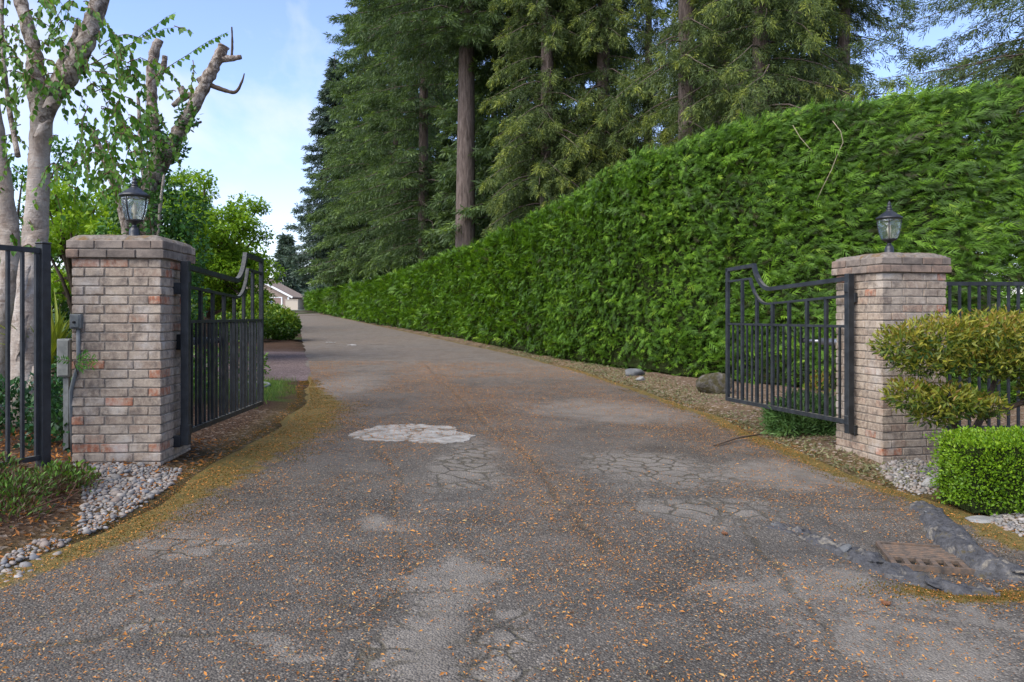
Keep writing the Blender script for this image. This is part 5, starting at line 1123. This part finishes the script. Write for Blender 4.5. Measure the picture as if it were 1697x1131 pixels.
for i, (lab, cl, n_) in enumerate([('clipped laurel shrub beside the driveway beyond the left gate end', [C3(455, 535, 29, .8, .8, .60), C3(470, 538, 28.5, .55, .7, .52), C3(440, 530, 29.5, .8, .8, .62), C3(478, 545, 28.8, .35, .5, .38)], 5200),
                            ('laurel hedge seen through the bars of the left gate', [C3(x, 532, 27, .8, .8, .62) for x in (330, 360, 390, 415)] + [C3(x, 545, 26.5, .7, .7, .5) for x in (340, 375, 405)], 7000)]):
    bush('laurel_shrub', lab, 'shrub', cl, n_, LEAF2, .13, 'laurel_green', 55 + i, up=.4, tint=(.42, .22), topt=.3, shell=.6)
bush('garden_shrub', 'low green shrub right behind the left gate bars', 'shrub', [(-4.2, 9.6, .45, .5, .5, .4), (-4.6, 10.6, .5, .6, .5, .45), (-4.0, 8.7, .35, .35, .4, .35), (-5.3, 10, .5, .6, .6, .5), (-4.5, 12.6, .45, .6, .5, .4)], 6000, LEAF2, .06, 'laurel_green', 58, up=.3, tint=(.35, .2), topt=.15)
# lawn edge with a grey hose-like edging
c = G(432, 648); pts = []
for i in range(24):
    a = -1.2 + 3.4 * i / 23; pts.append((c.x - .35 + .42 * math.cos(a), c.y + .45 * math.sin(a) * 1.6, float(gz(c.x, c.y)) + .055))
tag(MB().tube(pts, .022, 8).build('lawn_edging', M['grey_conduit'], None, True), 'grey curved lawn edging strip at the end of the left gate', 'edging')
rg = np.random.default_rng(91); n_ = 5000
x = rg.uniform(-6.2, -2.9, n_); y = rg.uniform(8.8, 13, n_); k = x < XL(y) - .15; x, y = x[k], y[k]; n_ = len(x); D = unit(n_, rg) * .5; D[:, 2] = 1
foliage('lawn_grass', BLADE, np.stack([x, y, bedz(x, y)], -1), D, unit(n_, rg), rg.uniform(.04, .10, n_), rg.uniform(0, 1, n_), M['grass_green'], None, 'stuff')['label'] = 'short green grass on the lawn behind the left gate'

# ------------------------------------------------------------------ far house, garage, walls, white car
def house():
    D = 128; xr = CPX(479, D); xl = xr - 11.5; zb = float(gz(0, D)); ze = EYE + (HY - 490) / FPX * D; zr = ze + 3.0; xm = (xl + xr) / 2; dp = 9
    root = empty('garage_house', (xm, D, zb), label='brown house gable with garage door at the far end of the driveway', cat='house'); f = lambda x, y, z: (x - xm, y - D, z - zb)
    mb = MB(); mb.add([f(xl, D, zb - .3), f(xr, D, zb - .3), f(xr, D, ze), f(xm, D, zr - .1), f(xl, D, ze), f(xl, D + dp, zb - .3), f(xr, D + dp, zb - .3), f(xr, D + dp, ze), f(xm, D + dp, zr - .1), f(xl, D + dp, ze)], [(0, 1, 2, 3, 4), (9, 8, 7, 6, 5), (1, 6, 7, 2), (5, 0, 4, 9)]); mb.build('wall', M['siding'], root)
    for s in (-1, 1):
        ov = .7; xe = xm + s * ((xr - xl) / 2 + ov); k = (zr - ze) / ((xr - xl) / 2); zz_ = ze - ov * k
        mb = MB(); v = [f(xm, D - .5, zr), f(xe, D - .5, zz_), f(xe, D + dp + .5, zz_), f(xm, D + dp + .5, zr)]; mb.add(v + [(a, b_, c + .16) for a, b_, c in v], [(0, 1, 2, 3), (7, 6, 5, 4), (0, 4, 5, 1), (1, 5, 6, 2), (2, 6, 7, 3), (3, 7, 4, 0)]); mb.build('roof_slope', M['shingle'], root)
        mb = MB(); mb.bar(Vector(f(xm, D - .53, zr + .02)), Vector(f(xe, D - .53, zz_ + .02)), .05, .30); mb.build('rake_board', M['white_trim'], root)
    gx0, gx1 = CPX(441, D), CPX(466, D); gzt = EYE + (HY - 494) / FPX * D
    dr_ = MB().box(gx0 - xm, gx1 - xm, -.06, -.004, 0, gzt - zb).build('garage_door', M['garage_door'], root)
    for i in range(1, 4): MB().box(gx0 - xm + .02, gx1 - xm - .02, -.075, -.061, (gzt - zb) * i / 4 - .03, (gzt - zb) * i / 4 + .03).build('panel_joint', M['siding'], dr_)
    for a, b_, z0, z1 in ((gx0 - .2, gx0 - .001, 0, gzt - zb + .15), (gx1 + .001, gx1 + .2, 0, gzt - zb + .15), (gx0, gx1, gzt - zb + .001, gzt - zb + .15), (xr - .25, xr + .04, 0, ze - zb - .3)): MB().box(a - xm, b_ - xm, -.1, -.003, z0, z1).build('trim', M['white_trim'], root)
house()
def neighbour():
    D = 136; x0, x1 = CPX(485, D), CPX(508, D); zb = float(gz(0, D)); ze = EYE + (HY - 494) / FPX * D; zr = EYE + (HY - 488.5) / FPX * D
    root = empty('neighbour_house', ((x0 + x1) / 2, D, zb), label='far house with a red brown roof behind the beige wall', cat='house'); xm = (x0 + x1) / 2
    MB().box(x0 - xm, x1 - xm, 0, 6, -.3, ze - zb).build('wall', M['pinkish_wall'], root)
    MB().add([(x0 - xm - .5, -.6, ze - zb - .1), (x1 - xm + .5, -.6, ze - zb - .1), (x1 - xm + .5, 3, zr - zb), (x0 - xm - .5, 3, zr - zb), (x0 - xm - .5, 6.6, ze - zb - .1), (x1 - xm + .5, 6.6, ze - zb - .1)], [(0, 1, 2, 3), (3, 2, 5, 4), (0, 3, 4), (1, 5, 2)]).build('roof', M['red_roof'], root)
neighbour()
def wallbox(px0, px1, pt, D, dep, m, label):
    x0, x1 = CPX(px0, D), CPX(px1, D); zb = float(gz(0, D)); xm = (x0 + x1) / 2; h = EYE + (HY - pt) / FPX * D - zb
    root = empty('garden_wall', (xm, D, zb), label=label, cat='wall')
    MB().box(x0 - xm, x1 - xm, 0, dep, -.3, h).build('wall_face', M[m], root); MB().box(x0 - xm - .06, x1 - xm + .06, -.06, dep + .06, h + .001, h + .08).build('coping', M[m], root)
wallbox(473, 493.5, 497.5, 118, 6, 'beige_wall', 'pale beige wall standing beside the far driveway end')
wallbox(493.5, 506, 502, 126, .4, 'pinkish_wall', 'low brown wall closing the far end of the driveway')
def car():
    D = 112; x0 = CPX(452, D); zb = float(gz(0, D)); root = empty('parked_car', (x0 - 2.2, D, zb), 0, label='white car parked in front of the far garage behind the laurel', cat='car')
    pf = [(-2.2, .45), (-2.25, .9), (-2.1, 1.05), (-1.4, 1.15), (-.8, 1.75), (1.5, 1.78), (2.0, 1.2), (2.2, 1.1), (2.25, .5)]
    mb = MB(); n_ = len(pf); mb.add([(x, y, z) for y in (-.9, .9) for x, z in pf], [tuple(range(n_)), tuple(range(2 * n_ - 1, n_ - 1, -1))] + [(i, i + n_, (i + 1) % n_ + n_, (i + 1) % n_) for i in range(n_)]); mb.build('body', M['car_white'], root)
    for a, b_ in (((-1.15, 1.2), (-.05, 1.2)), ((.05, 1.2), (1.7, 1.2))):
        MB().add([(a[0], -.912, 1.2), (b_[0], -.912, 1.2), (min(b_[0], 1.4), -.908, 1.66), (max(a[0] + .05, -.72), -.908, 1.66)], [(0, 1, 2, 3)]).build('window', M['car_glass'], root)
    for x in (-1.4, 1.4):
        for y in (-.85, .85):
            MB().lathe([(0, -.1), (.33, -.1), (.36, -.05), (.36, .05), (.33, .1), (0, .1)], 16).build('wheel', M['car_tyre'], root, True, loc=(x, y, .36), rot=(R(90), 0, 0))
car()

# ------------------------------------------------------------------ litter, moss, small things on the drive
rg = np.random.default_rng(17)
def drive_z(x, y): return gz(x, y) + .004 + (fbm(x, y, .8, 1) - .5) * .035 * (y < 40) - .05 * np.clip(hollow(x, y) * 1.6, 0, 1)
def spread(n, y0, y1, pw):
    y = y0 + (y1 - y0) * rg.uniform(0, 1, n) ** pw; a, b_ = XL(y) - .15, XR(y) + .1; x = a + (b_ - a) * rg.uniform(0, 1, n); dens = .14 + 2.0 * np.clip((fbm(x, y, .8, 33) - .36) * 2.6, 0, 1) * (.22 + 1.6 * vnoise(x, y, 6, 34) * vnoise(x, y, 21, 35) * 1.5)
    wv = np.zeros(n)
    for bx, by, rx, ry in blobs[:11]:
        c = G(bx, by); ax = rx / FPX * c.y; ay = abs(G(bx, by - ry).y - G(bx, by + ry).y) / 2; wv = np.maximum(wv, np.hypot((x - c.x) / ax, (y - c.y) / ay) < 1)
    dens = dens * np.where(wv > 0, .25, 1) + .8 * np.clip(1 - segd(x, y, seams[0]) / .22, 0, 1) + .5 * np.clip(1 - (x - XL(y)) / .9, 0, 1)
    for s in seams[3:]: dens = dens + .9 * np.clip(1 - segd(x, y, s) / .07, 0, 1)
    k = rg.uniform(0, 1, n) < dens; x, y = x[k], y[k]; ins = (x > XL(y) + .02) & (x < XR(y) - .02); z = np.where(ins, drive_z(x, y), bedz(x, y)) + .008; return x, y, z
x, y, z = spread(165000, 2.3, 18, 1.25); n_ = len(x); D = unit(n_, rg); D[:, 2] *= .25; Nn = unit(n_, rg) * .5; Nn[:, 2] += 1
o = foliage('fallen_bud_scales', FLAKE, np.stack([x, y, z], -1), D, Nn, np.clip(rg.lognormal(-4.48, .36, n_), .005, .03), np.clip(rg.normal(.5, .25, n_), 0, 1), M['litter_orange'], None, 'stuff'); o['label'] = 'orange bud scales scattered over the driveway'
x, y, z = spread(16000, 2.3, 9, 1.2); n_ = len(x); D = unit(n_, rg); D[:, 2] *= .15; Nn = unit(n_, rg) * .4; Nn[:, 2] += 1
o = foliage('fallen_needles', BLADE, np.stack([x, y, z], -1), D, Nn, rg.uniform(.012, .03, n_), rg.uniform(0, 1, n_), M['needle_pale'], None, 'stuff'); o['label'] = 'pale dry needles scattered over the driveway'
# moss cushions along both edges
n_ = 24000; y = rg.uniform(2.6, 13, n_); mbnd = mossband(y); x = XL(y) - .12 + (mbnd + .2) * rg.uniform(0, 1, n_) ** 1.3; k = fbm(x, y, 3, 44) > .40 + .25 * np.clip((x - XL(y)) / np.maximum(mbnd, .05) - .4, 0, 1); x, y = x[k], y[k]
n2 = 13000; y2 = rg.uniform(3.4, 13, n2); x2 = XR(y2) + .12 - .45 * rg.uniform(0, 1, n2) ** 1.2; k = fbm(x2, y2, 3, 45) > .45; x2, y2 = x2[k], y2[k]
n3 = 3500; x3 = p1.x + rg.normal(0, .28, n3); y3 = p1.y + rg.normal(0, .08, n3); x = np.concatenate([x, x2, x3]); y = np.concatenate([y, y2, y3]); n_ = len(x)
ins = (x > XL(y) + .05) & (x < XR(y) - .05); z = np.where(ins, drive_z(x, y), np.maximum(bedz(x, y), drive_z(x, y) - .01)) - .002; D = unit(n_, rg) * .8; D[:, 2] = 1
o = foliage('moss', LEAF2, np.stack([x, y, z], -1), D, unit(n_, rg), rg.uniform(.006, .014, n_), np.clip(.5 + rg.normal(0, .3, n_), 0, 1), M['moss_mix'], None, 'stuff'); o['label'] = 'ochre green moss along the driveway edges'
# dry grass and bark litter on the right verge
n_ = 9000; y = rg.uniform(6.0, 24, n_); x = XR(y) + rg.uniform(0, 1, n_) ** 1.6 * np.interp(y, [6, 9, 12, 24], [.5, 1.3, 1.0, .6]); k = fbm(x, y, 1.2, 46) > .42; x, y = x[k], y[k]; n_ = len(x); D = unit(n_, rg); D[:, 2] = np.abs(D[:, 2]) * .5
o = foliage('verge_litter', LANCE, np.stack([x, y, bedz(x, y) + .003], -1), D, unit(n_, rg), rg.uniform(.02, .06, n_), rg.uniform(0, .8, n_), M['needle_pale'], None, 'stuff'); o['label'] = 'dry grass and bark litter on the right verge'
n_ = 5000; x = rg.uniform(-5, -2.2, n_); y = rg.uniform(3.2, 7, n_); k = (x < XL(y) - .02) ; x, y = x[k], y[k]; n_ = len(x); D = unit(n_, rg); D[:, 2] = np.abs(D[:, 2]) * .3
o = foliage('mulch_litter', LANCE, np.stack([x, y, bedz(x, y) + .004], -1), D, unit(n_, rg), rg.uniform(.015, .05, n_), rg.uniform(0, .5, n_), M['litter_orange'], None, 'stuff'); o['label'] = 'brown bark litter on the left bed'
# cones, twigs, scraps
def cone_v(L):
    return MB().lathe([(0, -L), (L * .35, -L * .7), (L * .48, -L * .2), (L * .45, L * .3), (L * .25, L * .8), (0, L)], 10)
for px, py, lab in ((1201, 889, 'brown cone lying on the asphalt left of the broken kerb'), (1468, 1006, 'brown cone lying on the asphalt in front of the storm drain')):
    g = G(px, py); o = cone_v(.022).build('fir_cone', M['brown_cone'], None, True, (g.x, g.y, float(drive_z(g.x, g.y)) + .012), (R(90), .3, px)); tag(o, lab, 'cone', 'cones on the driveway')
for a, b_, lab in (((1183, 742), (1262, 728), 'thin dead stick lying across the right driveway edge'), ((268, 790), (330, 820), None)):
    if lab:
        p, q = G(*a), G(*b_); mid = (p + q) / 2 + Vector((0, .05, .012)); p.z += .02; q.z += .05; mid.z += .03; tag(MB().tube([p, mid, q], [.010, .009, .006], 7).build('stick', M['twig'], None, True), lab, 'stick')
for px, py, s, lab in ((548, 569, .16, 'white paper scrap on the far driveway, left one'), (583, 574, .14, 'white paper scrap on the far driveway, right one')):
    g = G(px, py); n_ = 5; V = []; 
    for i in range(n_):
        for j in range(n_): V.append(((i / 4 - .5) * s * 2, (j / 4 - .5) * s, .012 + .02 * rr.random()))
    idx = np.arange(n_ * n_).reshape(n_, n_); F = np.stack([idx[:-1, :-1], idx[1:, :-1], idx[1:, 1:], idx[:-1, 1:]], -1).reshape(-1, 4)
    o = link('paper_scrap', mesh_np('paper_scrap', np.array(V), F, M['paper_white']), None, (g.x, g.y, float(drive_z(g.x, g.y))), (0, 0, rr.random())); tag(o, lab, 'paper', 'paper scraps')
